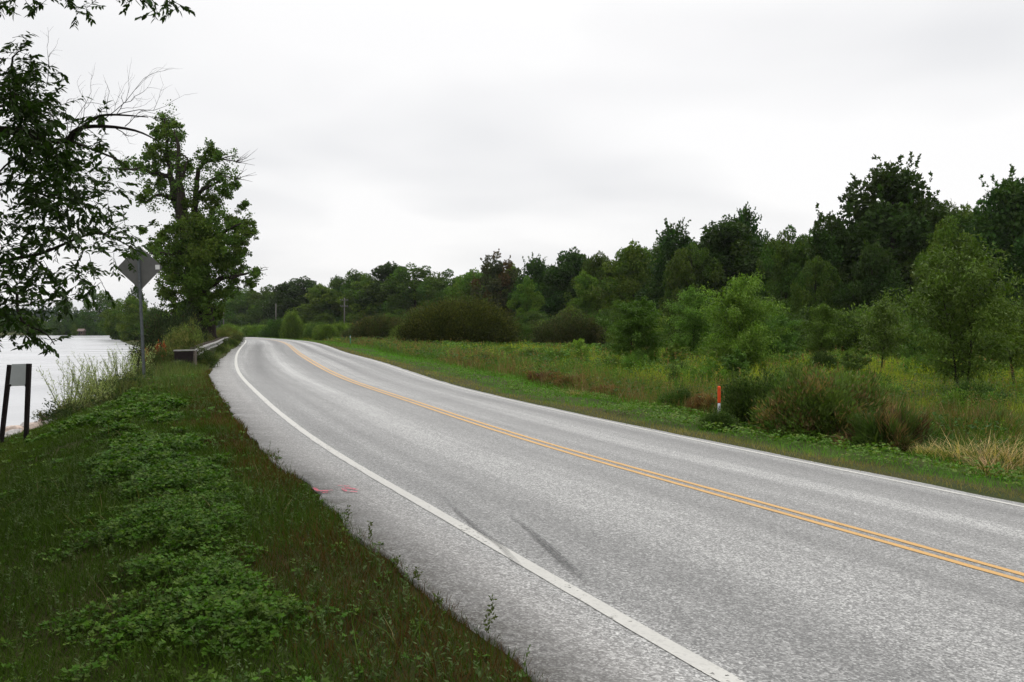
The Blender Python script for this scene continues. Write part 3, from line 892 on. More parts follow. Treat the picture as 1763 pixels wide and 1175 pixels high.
BRN = (.055, .056, .022)
big = make_bush(101, 5.9, 5.0, 3.85, 70000, .22, (.042, .054, .011), (.078, .082, .017), .3, .4, .72, .5, dens_in=.2, lump=.03)
put_bush('willow_bush', big, 790, 93, 0, (1, 1, 1), 'large dome-shaped brownish willow bush in the meadow', group='willow bushes')
med = make_bush(102, 3.0, 2.6, 2.5, 26000, .2, (.048, .062, .018), (.085, .07, .026), .3, .4, .8, .5, dens_in=.2, lump=.05)
put_bush('willow_bush', med, 650, 118, 0, (1.12, 1.1, 1.18), 'smaller round brownish bush left of the dome-shaped one', group='willow bushes')
grn0 = make_bush(106, 2.6, 2.3, 2.3, 20000, .2, (.075, .115, .020), (.11, .14, .03), .3, .4, .8, .5)
put_bush('willow_bush', grn0, 702, 107, 1.2, (.75, .8, .85), 'half-hidden paler green bush tucked against the dome-shaped one', group='willow bushes')
low = make_bush(103, 4.2, 3.0, 2.7, 30000, .2, (.044, .060, .020), (.070, .066, .026), .35, .4, .7, .5, dens_in=.2)
put_bush('willow_bush', low, 982, 90, 0, (.85, 1, 1.03), 'wide low grey-brown bush right of the dome-shaped one', group='willow bushes')
put_bush('willow_bush', low, 608, 128, .6, (.42, .6, .5), 'low greyish-purple bush at the left foot of the small round bush', group='willow bushes')
grn = make_bush(104, 2.6, 2.4, 2.6, 24000, .21, (.085, .135, .020), (.12, .165, .03), .3, .4, .8, .5)
dkb = make_bush(105, 2.8, 2.4, 2.8, 24000, .19, (.040, .070, .013), (.06, .095, .02), .3, .4, .8, .5)
put_bush('green_bush', dkb, 486, 175, 0, (1.35, 1.2, 1.2), 'dark round bush beside the road where it disappears round the bend', group='roadside bushes past the bend')
put_bush('green_bush', grn, 503, 172, 1, (.8, .8, 1.7), 'light green pointed bush growing out of the dark one at the bend', group='roadside bushes past the bend')
put_bush('green_bush', grn, 441, 190, 2, (2.1, 1.2, .85), 'broad yellow-green bush between the guardrail\'s far end and the dark bush', group='roadside bushes past the bend')
put_bush('green_bush', grn, 398, 200, .4, (1.1, 1, .9), 'low green bush above the guardrail\'s far end', group='roadside bushes past the bend')
put_bush('green_bush', grn, 560, 150, 1.4, (.8, .8, .85), 'light green bush under the pale forest tree at the left hump', group='roadside bushes past the bend')
put_bush('green_bush', grn, 590, 155, .3, (.9, .8, .9), 'pale green bush at the foot of the pole with a crossarm', group='roadside bushes past the bend')
BLB = 'mixed green bush in the belt between the meadow and the forest'
r = R(8)
for i in range(46):
    u = 520 + (1800 - 520) * (i + r.rand() * .8) / 46; D = np.interp(u, [400, 600, 800, 1000, 1300, 1800], [190, 165, 120, 92, 68, 60]) * r.uniform(.98, 1.22)
    s_ = r.uniform(.8, 1.35); hs = r.uniform(.75, 1.25)
    put_bush('belt_bush', [grn, dkb, grn, dkb, dkb][i % 5], u, D, i * 1.1, (s_, s_, hs), rel_label('bush in the belt before the forest,', u), group='bushes in the belt at the meadow\'s far side')


# ------------------------------------------------------------------ saplings in the meadow
def make_sapling(seed, H, width, h0, n_br, nl, leaf, base, alt=None, pa=0, droop=.35, wl=.30, tr=.035, multi=1, env='sap', T=T_LAN):
    """young tree: central stem, upswept side branches set with long leaflets"""
    r = R(seed); mb = MB(); parts = []
    for mtr in range(multi):
        ox, oy = (r.uniform(-.25, .25, 2) if multi > 1 else (0, 0)); lx, ly = r.uniform(-.12, .12, 2) * H * (1.6 if multi > 1 else .5)
        hz = H * (1 if mtr == 0 else r.uniform(.75, .95)); tz = np.linspace(0, 1, 7)
        TP = np.stack([ox + lx * tz, oy + ly * tz, tz * hz - .15], 1); TP[:, 0] += np.sin(tz * 6 + seed) * .03
        mb.tube(TP, tr * np.array([1.3, 1, .85, .65, .45, .25, .08]), 6)
        nb_ = n_br // multi
        for i in range(nb_):
            h = h0 + (1 - h0) * (i + r.rand() * .6) / nb_; a = i * 2.4 + r.uniform(-.4, .4)
            e = np.interp(h, [0, h0, .35, .55, .8, 1], [.6, .8, 1.0, 1.0, .68, .22]) * width * .48 * r.uniform(.5, 1.22)
            b0 = np.array([np.interp(h * .97, tz, TP[:, j]) for j in range(3)])
            dirx = np.array([cos(a), sin(a), 0])
            tt = np.linspace(0, 1, 5); rise = e * r.uniform(.2, 1.05)
            BP = b0 + dirx * (tt * e)[:, None] + UP * (rise * tt ** .8 - .12 * e * tt ** 3)[:, None]
            mb.tube(BP, tr * .35 * np.array([1, .8, .6, .4, .15]), 4, cap=False)
            m = int(nl * (.5 + e / (width * .5)) * .6); t = r.uniform(.12, 1.05, m)
            P = np.stack([np.interp(t, tt, BP[:, j]) for j in range(3)], 1) + r.normal(size=(m, 3)) * np.array([.15, .15, .15]) * H / 5
            A = nrm(dirx * .5 + rnd_unit(r, m) * .9 - UP * droop); Ls = leaf * r.uniform(.6, 1.25, m)
            tb = np.array(base) * r.uniform(.78, 1.25)
            parts.append(leaves(P, A, nrm(UP + rnd_unit(r, m) * .7), Ls, Ls * wl, T, tints(r, m, tb, .25, alt, pa)))
        m = nl // 2; P = TP[-1] + r.normal(size=(m, 3)) * np.array([.12, .12, .2]) * H / 5
        parts.append(leaves(P, nrm(rnd_unit(r, m) + UP * .6), nrm(UP + rnd_unit(r, m)), leaf * r.uniform(.6, 1.1, m), leaf * wl * np.ones(m), T, tints(r, m, base, .25)))
    V, F, c = join(parts)
    return mb.mesh('trunk', M_BARK, True), mesh_np('crown', V, F, M_LEAF, c)


SAP = [  # u, vtop, D, width m, h0, branches, leaves per branch, leaf m, colour, multi, label
    (1650, 418, 29.5, 3.6, .15, 54, 100, .15, (.040, .078, .022), 2, 'tallest meadow sapling, forked slender trunk and open crown of drooping leaves'),
    (1285, 480, 43, 3.9, .03, 58, 130, .15, (.062, .112, .026), 2, 'light green bushy sapling behind the orange-capped marker post'),
    (1095, 517, 48, 3.2, .03, 44, 150, .15, (.032, .072, .016), 3, 'dense dark green young tree with leaves down to the grass'),
    (1190, 498, 57, 3.1, .03, 46, 125, .16, (.050, .092, .024), 2, 'sapling with a smooth pale crown between the dark one and the light bushy one'),
    (1412, 526, 44, 2.6, .30, 30, 80, .14, (.040, .078, .020), 1, 'round-headed dark sapling on a short visible trunk right of the light bushy one'),
    (1518, 513, 40, 2.2, .28, 26, 70, .15, (.048, .086, .030), 1, 'thin grey-green sapling with sparse outspread leaves left of the tallest sapling'),
    (1752, 508, 34, 2.4, .25, 34, 85, .13, (.052, .088, .018), 2, 'yellow-green sapling cut by the photo\'s right border'),
    (1345, 545, 52, 2.6, .08, 30, 100, .15, (.040, .075, .022), 2, 'low sapling half hidden at the right shoulder of the light bushy one'),
    (1000, 583, 62, 1.3, .05, 16, 50, .13, (.09, .14, .03), 1, 'tiny bright green sapling in front of the low grey-brown bush'),
    (1160, 590, 47, 1.5, .05, 18, 70, .12, (.050, .090, .02), 1, 'small leafy sapling at the right foot of the dense dark one'),
    (1270, 600, 38, 1.4, .05, 20, 70, .12, (.038, .070, .02), 2, 'short dark sapling under the light bushy one'),
    (1465, 600, 36, 1.2, .05, 18, 60, .12, (.040, .074, .024), 2, 'small clumpy sapling between the round-headed and the grey-green ones'),
    (1585, 545, 47, 2.6, .1, 28, 90, .14, (.042, .076, .022), 2, 'low bushy sapling behind the tallest one, on its left'),
    (1712, 540, 48, 2.4, .1, 28, 90, .14, (.040, .072, .022), 2, 'low bushy sapling behind the tallest one, on its right'),
    (1240, 585, 50, 1.6, .05, 20, 80, .13, (.055, .10, .024), 2, 'low light green shoot cluster left of the light bushy sapling'),
]
for i, (u, vt, D, wd, h0, nbr, nl, lf, cc, mlt, lab) in enumerate(SAP):
    X, Y, gz = at_ground(u, D); Hh = CAMH - (vt - HYP) / FPX * D - gz
    tree_obj('sapling', make_sapling(200 + i, Hh, wd * 1.05, h0, int(nbr * 1.25), int(nl * 3.1), lf * 1.05, (cc[0] * 1.75, cc[1] * 1.65, cc[2] * .85), (cc[0] * 2.6, cc[1] * 2.2, cc[2] * 1.6), .2, multi=mlt, tr=.012 + .005 * Hh), (X, Y, gz), 0, (1, 1, 1), lab, 'sapling', 'saplings in the meadow')

# ------------------------------------------------------------------ utility poles
def pole(u, vtop, D, arm, label):
    X, Y, gz = at_ground(u, D); Hh = CAMH - (vtop - HYP) / FPX * D - gz
    o = empty('utility_pole', (X, Y, gz - .3)); m = MB(); m.tube([(0, 0, 0), (0, 0, Hh * .5), (0, 0, Hh + .3)], [.20, .17, .13], 8); obj('shaft', m.mesh('shaft', M_DWOOD, True), o)
    for k_ in range(arm):
        m = MB(); z = Hh - .4 - k_ * 1.6; m.box(-1.0, -.32, z - .07, 1.0, -.2, z + .07)
        a = obj('crossarm', m.mesh('crossarm', M_DWOOD), o)
        for x_ in (-.9, -.45, .45, .9):
            m = MB(); m.tube([(x_, -.26, z + .1), (x_, -.26, z + .2), (x_, -.26, z + .34)], [.05, .09, .05], 6); obj('insulator', m.mesh('insulator', M_GALV), a)
    tag(o, label, 'utility pole', 'utility poles in front of the forest')


pole(593, 513, 232, 2, 'wooden utility pole with crossarms standing before the forest hump')
pole(475, 523, 262, 0, 'plain pale wooden pole in front of the dark clump of trees')
pole(385, 528, 300, 0, 'thin wooden pole just right of the big roadside tree\'s trunk')
pole(41, 488, 470, 0, 'thin far mast rising over the horizon beyond the lake')

# ------------------------------------------------------------------ big cottonwood by the guardrail
BT_D = 64.0
bt_base = at_ground(343, BT_D, -.2)
bt = empty('cottonwood_tree', bt_base)
tag(bt, 'big old roadside tree with forked trunk and bare limbs beside the guardrail', 'tree')
r = R(300); mb = MB()
def bp(u, v, dd=0.0): return px(u, v, BT_D + dd) - np.array(bt_base)
def limb(pts, rads, kk=8):
    P = np.array([bp(*p) for p in pts]); t = np.linspace(0, 1, len(P)); tt = np.linspace(0, 1, (len(P) - 1) * 3 + 1)
    Q = np.stack([np.interp(tt, t, P[:, j]) for j in range(3)], 1); Q[1:-1] += r.normal(size=(len(tt) - 2, 3)) * .05
    mb.tube(Q, np.interp(tt, t, rads), kk); LIMBS.append(Q)
LIMBS = []
limb([(346, 592), (343, 560), (338, 517), (331, 442), (318, 390), (303, 345), (293, 304), (288, 255), (283, 205)], [.95, .68, .58, .50, .42, .33, .22, .13, .04], 12)
limb([(330, 590), (332, 550), (333, 500), (331, 450)], [.55, .5, .45, .3], 10)
limb([(362, 590), (356, 550), (350, 500), (352, 440, 1), (360, 390, 1.5), (372, 350, 2)], [.6, .5, .45, .36, .22, .06], 10)
limb([(318, 390), (311, 337, -1), (305, 300, -1.2), (308, 250, -1), (300, 225, -1)], [.38, .3, .22, .12, .04])
limb([(308, 318, -1), (319, 290, -1.6), (323, 272, -1.6)], [.16, .1, .03], 6)
limb([(303, 345), (292, 340, -.6), (277, 337, -1.4), (262, 340, -2), (250, 348, -2.2)], [.24, .18, .14, .09, .03], 6)
limb([(292, 304), (260, 298, -1), (244, 290, -1.6), (222, 291, -2), (203, 291, -2.4)], [.2, .15, .12, .08, .03], 6)
limb([(335, 450, .6), (334, 380, 1), (335, 350, 1), (339, 322, 1.2), (341, 292, 1.4), (356, 279, 1.6), (382, 274, 1.8), (405, 279, 2)], [.3, .26, .23, .19, .16, .12, .08, .02], 7)
limb([(336, 345, 1), (340, 335, .6), (356, 319, .2), (378, 300, 0), (392, 300, 0)], [.2, .17, .13, .08, .03], 6)
limb([(346, 330, .5), (366, 318, -.5), (388, 306, -1), (405, 309, -1.2)], [.13, .1, .07, .03], 6)
limb([(333, 450), (307, 435, -2), (274, 437, -3), (252, 440, -3.4)], [.22, .15, .09, .03], 6)
limb([(345, 500), (380, 480, -1), (412, 474, -2), (440, 468, -2.4)], [.28, .2, .12, .03], 6)
limb([(338, 500), (318, 480, -1.5), (300, 470, -2.5)], [.2, .14, .05], 6)
limb([(350, 440), (385, 400, -1), (415, 385, -2)], [.24, .15, .04], 6)
limb([(323, 500, -2), (318, 470, -2.1), (321, 440, -2.2), (319, 410, -2.2)], [.07, .06, .05, .03], 6)
for _ in range(46):   # bare twigs
    u0, v0 = random.Random(_).choice([(283, 205), (405, 279), (405, 309), (203, 291), (252, 345), (440, 468), (252, 440), (323, 272), (380, 274)])
    p0 = bp(u0, v0, r.uniform(-2, 1)); dv = nrm(np.array([r.normal() + (u0 - 320) / 90, r.normal() * .5, r.uniform(-.3, 1)]))
    mb.tube([p0, p0 + dv * r.uniform(.4, .8) + r.normal(size=3) * .1, p0 + dv * r.uniform(.9, 1.7) + r.normal(size=3) * .2], [.03, .018, .006], 4, cap=False)
BC = [(283, 215, 20), (300, 235, 20), (272, 250, 20), (295, 265, 22), (268, 280, 20), (240, 285, 13), (215, 288, 11), (252, 268, 9), (310, 290, 16), (325, 285, 9), (300, 215, 12), (265, 228, 12),
      (365, 262, 16), (352, 272, 10), (378, 268, 9), (257, 330, 15), (245, 345, 10), (275, 318, 12), (380, 310, 12), (405, 318, 9), (388, 332, 16), (362, 345, 20), (340, 372, 24), (300, 392, 18),
      (282, 402, 16), (320, 412, 30), (370, 390, 32), (402, 380, 20), (425, 385, 16), (434, 400, 11), (272, 420, 14), (243, 397, 7), (410, 418, 25), (350, 430, 38), (300, 438, 26), (268, 432, 11),
      (385, 452, 30), (340, 478, 34), (300, 476, 26), (408, 468, 16), (430, 488, 10), (440, 470, 9), (345, 520, 22), (330, 540, 18), (356, 545, 16), (395, 498, 14), (362, 512, 22), (292, 512, 20), (310, 532, 22), (378, 430, 28), (330, 445, 30), (318, 350, 14),
      (410, 438, 18), (288, 458, 16), (330, 500, 26), (232, 440, 9), (250, 452, 8), (340, 395, 26), (376, 540, 12), (420, 352, 8)]
parts = []
for (u, v, rp) in BC:
    rm = rp / FPX * BT_D
    for lay in range(3 if v > 410 else 2):
        dd = r.uniform(-1, 1) * (2.6 if rp > 20 else 1.6); c = bp(u, v, dd)
        tb = np.array((.058, .096, .016)) * r.uniform(.75, 1.3) * np.array([r.uniform(.98, 1.25), 1, .9])
        for _ in range(10):     # sub-tufts make the outline ragged
            o_ = rnd_unit(r, 1)[0] * rm * r.uniform(.1, 1.28); q3 = rm * r.uniform(.12, .36)
            m = int(620 * q3 ** 1.5) + 9; tq = tb * r.uniform(.75, 1.3)
            P = c + o_ + r.normal(size=(m, 3)) * q3 * np.array([.62, .62, .5])
            Ls = .145 * r.uniform(.6, 1.3, m)
            parts.append(leaves(P, nrm(rnd_unit(r, m) - UP * .3), nrm(rnd_unit(r, m) + UP * .5), Ls, Ls * .85, T_DIA, tints(r, m, tq, .3)))
for Q in LIMBS:      # small sprays carried along every limb
    for _ in range(int(len(Q) * 1.5)):
        i0 = r.randint(len(Q) // 3, len(Q)); c = Q[i0] + r.normal(size=3) * .42; q3 = r.uniform(.10, .26); m = r.randint(14, 46)
        P = c + r.normal(size=(m, 3)) * q3; Ls = .14 * r.uniform(.6, 1.3, m)
        parts.append(leaves(P, nrm(rnd_unit(r, m) - UP * .3), nrm(rnd_unit(r, m) + UP * .5), Ls, Ls * .85, T_DIA, tints(r, m, np.array((.060, .096, .016)) * r.uniform(.7, 1.25), .3)))
V, F, c_ = join(parts)
obj('trunk', mb.mesh('trunk', M_BARK, True), bt); obj('crown', mesh_np('crown', V, F, M_LEAF, c_), bt)

# shrubs and tall weeds round its foot
dks = make_bush(301, 1.9, 1.6, 3.0, 14000, .14, (.026, .040, .014), (.04, .03, .016), .3, .4, .8, .5)
put_bush('shrub', dks, 292, 60, 0, (1.1, 1, 1.25), 'dark shrub against the left side of the big tree\'s trunk', 'shrub', 'shrubs round the big roadside tree')
put_bush('shrub', dks, 316, 58, 1, (.8, .8, .85), 'dark shrub in front of the big tree\'s trunk', 'shrub', 'shrubs round the big roadside tree')
put_bush('shrub', dks, 272, 66, 2, (1.0, 1, .9), 'dark shrub overhanging the water left of the big tree', 'shrub', 'shrubs round the big roadside tree')
ylw = make_bush(302, .9, .9, 1.6, 9000, .11, (.095, .115, .030), (.13, .12, .04), .35, .8, .8, .3)
put_bush('weed_clump', ylw, 318, 46, 0, (1.1, 1, 1.15), 'tall yellow-green weed clump before the big tree\'s trunk', 'weeds', 'weed clumps along the guardrail')
put_bush('weed_clump', ylw, 378, 72, 1, (1.1, 1, .75), 'bright green weed clump just behind the guardrail', 'weeds', 'weed clumps along the guardrail')
put_bush('weed_clump', ylw, 352, 62, 2, (1.4, 1, .7), 'low weed clump between the big tree\'s trunk and the guardrail', 'weeds', 'weed clumps along the guardrail')
put_bush('weed_clump', ylw, 396, 92, 2.4, (1.8, 1, .72), 'weed clump at the far end of the guardrail', 'weeds', 'weed clumps along the guardrail')
red = make_bush(303, .55, .5, .9, 1700, .10, (.20, .05, .02), (.10, .075, .03), .45, .5, .8, .5, lump=.3)
put_bush('red_shrub', red, 267, 34, 0, (.75, .8, 1.3), 'small shrub with rust-red dead leaves at the lake\'s edge', 'shrub', dz=.1)
wdg = make_bush(304, .8, .7, 1.0, 8000, .085, (.040, .062, .018), (.07, .075, .025), .35, .75, .8, .3)
for i, (u, D, s_, hs, lab) in enumerate([
        (279, 32, .8, .75, 'green weed clump left of the guardrail\'s dark end plate'), (338, 32.5, .8, .72, 'green weed clump right of the guardrail\'s dark end plate'),
        (258, 35, .8, .6, 'green weed clump beside the rust-red shrub'), (308, 29.4, .8, .38, 'low green weeds in front of the guardrail\'s dark end plate'),
        (296, 40, 1.3, .85, 'green weed clump behind the guardrail\'s dark end plate'), (352, 37, .7, .5, 'green weeds under the near span of the guardrail'),
        (372, 48, .8, .5, 'green weeds under the middle span of the guardrail'), (390, 60, .9, .55, 'green weeds under the far span of the guardrail'),
        (403, 76, 1.1, .6, 'green weeds under the last span of the guardrail')]):
    put_bush('weed_clump', wdg, u, D, i, (s_, s_, hs), lab, 'weeds', 'weed clumps along the guardrail')

def rim_D(u, w):
    dd = np.linspace(12, 32, 800); rd = rim_dist((u - CXP) / FPX * dd, dd); ok = np.where(rd < w)[0]; return float(dd[ok[0]]) if len(ok) else 26.0
# pale feathery weeds on the lake bank
def make_feather(seed, H, nst, base, spread, leaf=.055, nl=70, wl=.22):
    r = R(seed); parts = []; mb = MB()
    for i in range(nst):
        a = r.rand() * 2 * pi; e = r.uniform(.1, 1) * spread; Hh = H * r.uniform(.6, 1.0)
        t = np.linspace(0, 1, 5); P0 = np.array([cos(a), sin(a), 0]) * .08 * r.rand()
        BP = P0 + np.array([cos(a), sin(a), 0]) * (e * t ** 1.5)[:, None] + UP * (Hh * t - .05)[:, None]
        mb.tube(BP, np.array([.007, .006, .005, .004, .002]), 4, cap=False)
        m = nl; tt = r.uniform(.2, 1, m); P = np.stack([np.interp(tt, t, BP[:, j]) for j in range(3)], 1)
        dv = nrm(BP[-1] - BP[0]); A = nrm(dv * .9 + rnd_unit(r, m) * .8); L = leaf * r.uniform(.5, 1.4, m) * (1.3 - .6 * tt)
        parts.append(leaves(P + r.normal(size=(m, 3)) * .018, A, rnd_unit(r, m) + UP * .3, L, L * wl, T_DIA, tints(r, m, np.array(base) * r.uniform(.8, 1.25), .2)))
    V, F, c = join(parts)
    return mb.mesh('stem', m_stem, True), mesh_np('foliage', V, F, M_LEAF, c)


m_stem = m_plain('green_stem', (.09, .11, .04), .7, 0, 20, .2)
pale = make_feather(310, 1.25, 26, (.30, .34, .15), .75, nl=75)
pale2 = make_feather(311, 1.0, 28, (.26, .31, .12), .5, nl=75)
for i, (u, D, s_, lab) in enumerate([
        (118, 20.6, 1.15, 'pale feathery weed, the one standing farthest out over the lake'), (150, 20.8, 1.1, 'pale feathery weed with leaning stems over the white rocks'),
        (176, 22.0, 1.0, 'pale feathery weed second in line along the lake bank'), (206, 24.0, 1.05, 'pale feathery weed midway between the rocks and the diamond sign'),
        (232, 26.6, 1.0, 'pale feathery weed just left of the diamond sign\'s post')]):
    D = rim_D(u, .35); put_bush('feathery_weed', [pale, pale2][i % 2], u, D, i * 1.3, (s_ * 1.05, s_ * 1.05, s_ * [1.15, 1.45, 1.15, 1.4, 1.2][i]), lab, 'weeds', 'pale feathery weeds on the lake bank', dz=-.05)
mix_ = make_bush(312, .7, .6, .5, 7000, .075, (.045, .065, .022), (.09, .085, .035), .35, .75, .8, .3)
for i, (u, D, s_, hs, lab) in enumerate([
        (140, 19.6, 1.1, .8, 'low grey-green weeds around the feathery weed nearest the rocks'), (180, 21.0, 1.2, .9, 'grey-green weeds below the second feathery weed'),
        (215, 23.0, 1.2, .9, 'grey-green weeds at the crest of the bank, midway to the diamond sign'), (238, 24.6, 1.0, .8, 'brownish-green weeds at the foot of the diamond sign\'s post'),
        (262, 27.0, 1.1, .8, 'green weeds just right of the diamond sign\'s post')]):
    put_bush('weed_clump', mix_, u, rim_D(u, .6) if i < 3 else D, i * 1.7, (s_, s_, hs * .8), lab, 'weeds', 'low weeds on the lake bank')

# ------------------------------------------------------------------ ash tree hanging in from the left
ash_base = (-9.2, 6.5, float(ground(np.array([-9.2]), np.array([6.5]))[0]) - .1)
ash = empty('ash_tree', ash_base)
tag(ash, 'near leafy tree whose dark branches hang into the upper left of the photo', 'tree')
AB = np.array(ash_base); r = R(400); mb = MB(); parts = []
def ap(u, v, D): return px(u, v, D) - AB
mb.tube([(0, 0, -.2), (.1, .05, 2), (.0, .2, 4), (.3, .2, 6.5), (.2, .1, 9), (.3, .2, 11.5)], [.34, .27, .24, .2, .13, .05], 12)
mb.tube([(.05, .1, 3.0), (1.0, 1.2, 3.8), (2.0, 2.0, 3.9)], [.13, .10, .08], 8)
def twig(pts, r0, r1, kk=6):
    P = np.array(pts, float); t = np.linspace(0, 1, len(P)); tt = np.linspace(0, 1, (len(P) - 1) * 3 + 1)
    Q = np.stack([CS(t, P[:, j], tt) for j in range(3)], 1)
    mb.tube(Q, np.linspace(r0, r1, len(tt)), kk, cap=False); return Q
limbs_ = [twig([(.05, .15, 3.2), (1.5, 1.5, 3.7), ap(-60, 236, 9), ap(60, 237, 9.2), ap(122, 242, 9.3)], .05, .026, 8),
          twig([ap(118, 242, 9.3), ap(135, 222, 9.3), ap(180, 218, 9.3), ap(232, 225, 9.2), ap(270, 242, 9.1)], .03, .006),
          twig([ap(125, 240, 9.3), ap(160, 205, 9.2), ap(200, 198, 9), ap(255, 202, 8.8)], .022, .005),
          twig([ap(120, 242, 9.3), ap(160, 258, 9.6), ap(195, 272, 9.8), ap(215, 283, 9.9)], .022, .006),
          twig([(.05, .1, 2.6), (1.2, 2.0, 2.4), ap(-50, 470, 10), ap(60, 440, 10), ap(130, 412, 10.1), ap(180, 404, 10.2), ap(235, 432, 10.2)], .035, .006),
          twig([(.05, .1, 2.3), (1.2, 1.4, 2.0), ap(-60, 500, 9), ap(30, 535, 9), ap(70, 570, 9), ap(94, 594, 9)], .028, .005),
          twig([(.05, .15, 4.5), (1.6, 1.2, 5.2), ap(-40, 190, 10), ap(20, 120, 10), ap(45, 85, 10)], .035, .006),
          twig([(.05, .1, 3.4), (1.2, 1.8, 3.2), ap(-50, 330, 10.5), ap(60, 330, 10.6), ap(140, 345, 10.8), ap(190, 325, 10.9)], .03, .005),
          twig([ap(-20, 318, 9.6), ap(10, 285, 9.6), ap(30, 268, 9.6)], .014, .006)]
def bare(p, dv, L, rad, lev):
    n = 4; P = [p]
    for i in range(n):
        dv = nrm(dv + r.normal(size=3) * .16 + UP * .03); P.append(P[-1] + dv * L / n)
    mb.tube(P, np.linspace(rad, rad * .35, n + 1), 4, cap=False)
    if lev > 0:
        for i in range(1, n + 1):
            if r.rand() < .85: bare(P[i], nrm(dv + rnd_unit(r, 1)[0] * .75), L * .5, rad * .5, lev - 1)
for (u, v, u1, v1, D) in [(190, 200, 285, 168, 9), (200, 198, 272, 148, 8.9), (180, 205, 262, 158, 9.1), (130, 225, 160, 175, 9.2), (120, 235, 140, 150, 9.3), (115, 235, 118, 165, 9.4), (200, 222, 250, 250, 9.2), (185, 200, 178, 150, 9.1),
                          (80, 150, 98, 108, 9.5), (150, 258, 180, 243, 9.4), (215, 218, 252, 192, 9.2)]:
    a = ap(u, v, D); b = ap(u1, v1, D + r.uniform(-.4, .4)); bare(a, nrm(b - a), np.linalg.norm(b - a), .0055, 2)
AC = [(20, 95, 18, .8), (32, 78, 12, .6), (48, 112, 26, .9), (20, 130, 38, 1), (60, 150, 36, 1), (15, 180, 40, 1.2), (50, 200, 42, 1.2), (85, 195, 28, 1), (20, 230, 45, 1.2), (70, 230, 42, 1), (108, 222, 24, .8), (150, 208, 20, .45), (170, 195, 14, .35),
      (40, 270, 48, 1), (90, 270, 42, 1), (130, 262, 30, .8), (172, 248, 18, .5), (186, 270, 22, .6), (60, 310, 42, .9), (110, 310, 38, .9), (150, 300, 32, .8), (184, 302, 18, .6), (198, 318, 13, .6), (28, 330, 20, .5),
      (70, 350, 38, .9), (110, 350, 38, .9), (150, 345, 36, .8), (186, 332, 18, .6), (15, 385, 30, .9), (60, 390, 42, .9), (100, 385, 38, .8), (140, 375, 32, .8), (168, 358, 22, .6), (178, 400, 26, .8), (218, 402, 26, .8), (200, 428, 28, .9),
      (226, 434, 10, .7), (150, 430, 22, .6), (20, 430, 40, .9), (60, 448, 32, .6), (100, 420, 28, .5), (20, 470, 30, .8), (60, 478, 28, .9), (110, 490, 28, 1), (150, 492, 26, .9), (172, 488, 14, .8), (10, 490, 20, .8), (20, 525, 42, 1.1), (48, 545, 34, 1),
      (20, 565, 34, 1.1), (60, 582, 12, .6), (85, 588, 11, .5), (130, 468, 22, .5), (90, 512, 18, .6), (120, 520, 16, .8), (10, 150, 30, 1), (35, 165, 30, 1),
      (25, 10, 12, .7), (48, 2, 10, .6), (130, 20, 13, .7), (150, 12, 9, .6), (272, 10, 14, .7), (300, 10, 10, .7), (288, -6, 14, .8), (70, -10, 12, .8), (0, -6, 20, .8), (100, -30, 30, .9), (230, -30, 24, .8)]
ri = R(401)
def ash_cluster(c, rm, n, base):
    """sprays: short twiglets each set with lance-shaped leaflets that hang a little"""
    ns = max(2, n // 9)
    for i in range(ns):
        p = c + rnd_unit(ri, 1)[0] * rm * ri.rand() ** .5
        dv = nrm(nrm(p - c + 1e-6) * .6 + rnd_unit(ri, 1)[0] * .6 - UP * .15); L = ri.uniform(.12, .24)
        mb.tube([p - dv * .05, p + dv * L * .5, p + dv * L - UP * .02], [.003, .0025, .0015], 3, cap=False)
        m = 9; t = np.linspace(.1, 1, m); sgn = np.where(np.arange(m) % 2, 1, -1)
        sd_ = nrm(np.cross(dv, UP) + 1e-3); P = p + dv * (t * L)[:, None]
        A = nrm(dv * .75 + sd_ * sgn[:, None] * ri.uniform(.4, 1.0, (m, 1)) - UP * ri.uniform(.0, .8, (m, 1)) + ri.normal(size=(m, 3)) * .18)
        Ls = ri.uniform(.055, .095, m)
        parts.append(leaves(P, A, nrm(UP + ri.normal(size=(m, 3)) * .5), Ls, Ls * .42, T_LAN, tints(ri, m, base, .3)))
for (u, v, rp, dn) in AC:
    D = ri.uniform(8.4, 10.8); rm = rp / FPX * D; n = int(rp * rp * pi / 26 * dn * 1.6)
    for lay in range(2):
        c = ap(u + ri.uniform(-4, 4), v + ri.uniform(-4, 4), D + (lay - .5) * .9)
        ash_cluster(c, rm, n // 2 + 4, np.array((.028, .048, .009)) * ri.uniform(.7, 1.3))
# the rest of the crown, outside and above the frame: coarser, thickened to shade the lawn
cr_ = R(402); cnt = 0
while cnt < 460:
    p = np.array([cr_.uniform(-6.5, 8.2), cr_.uniform(-9, 6), cr_.uniform(1.6, 12.5)])
    e = ((p[0] - .6) / 7.4) ** 2 + ((p[1] + 1) / 7.5) ** 2 + ((p[2] - 7.2) / 5.6) ** 2
    if e > 1 or e < .25: continue
    Wp = p + AB
    if Wp[1] > .3:
        u = CXP + FPX * Wp[0] / Wp[1]; v = HYP - FPX * (Wp[2] - CAMH) / Wp[1]; mr_ = 1.0 / Wp[1] * FPX
        if u > -mr_ and v > -mr_ and u < 1763 + mr_: continue
    if np.linalg.norm(Wp - np.array([0, 0, CAMH])) < 3.2 or Wp[2] < 2.6: continue
    parts.append(blob_leaves(cr_, p, cr_.uniform(.7, 1.0), 420, .12, (.034, .064, .018), T=T_LAN, droop=.3, shell=.2, wl=.4)); cnt += 1
    if cnt % 3 == 0: mb.tube([(.2, .15, min(p[2] * .75, 10)), p * .55 + np.array([0, 0, p[2] * .3]), p], [.05, .03, .01], 5, cap=False)
V, F, c_ = join(parts)
obj('trunk', mb.mesh('trunk', M_BARK, True), ash); obj('crown', mesh_np('crown', V, F, M_LEAF, c_), ash)
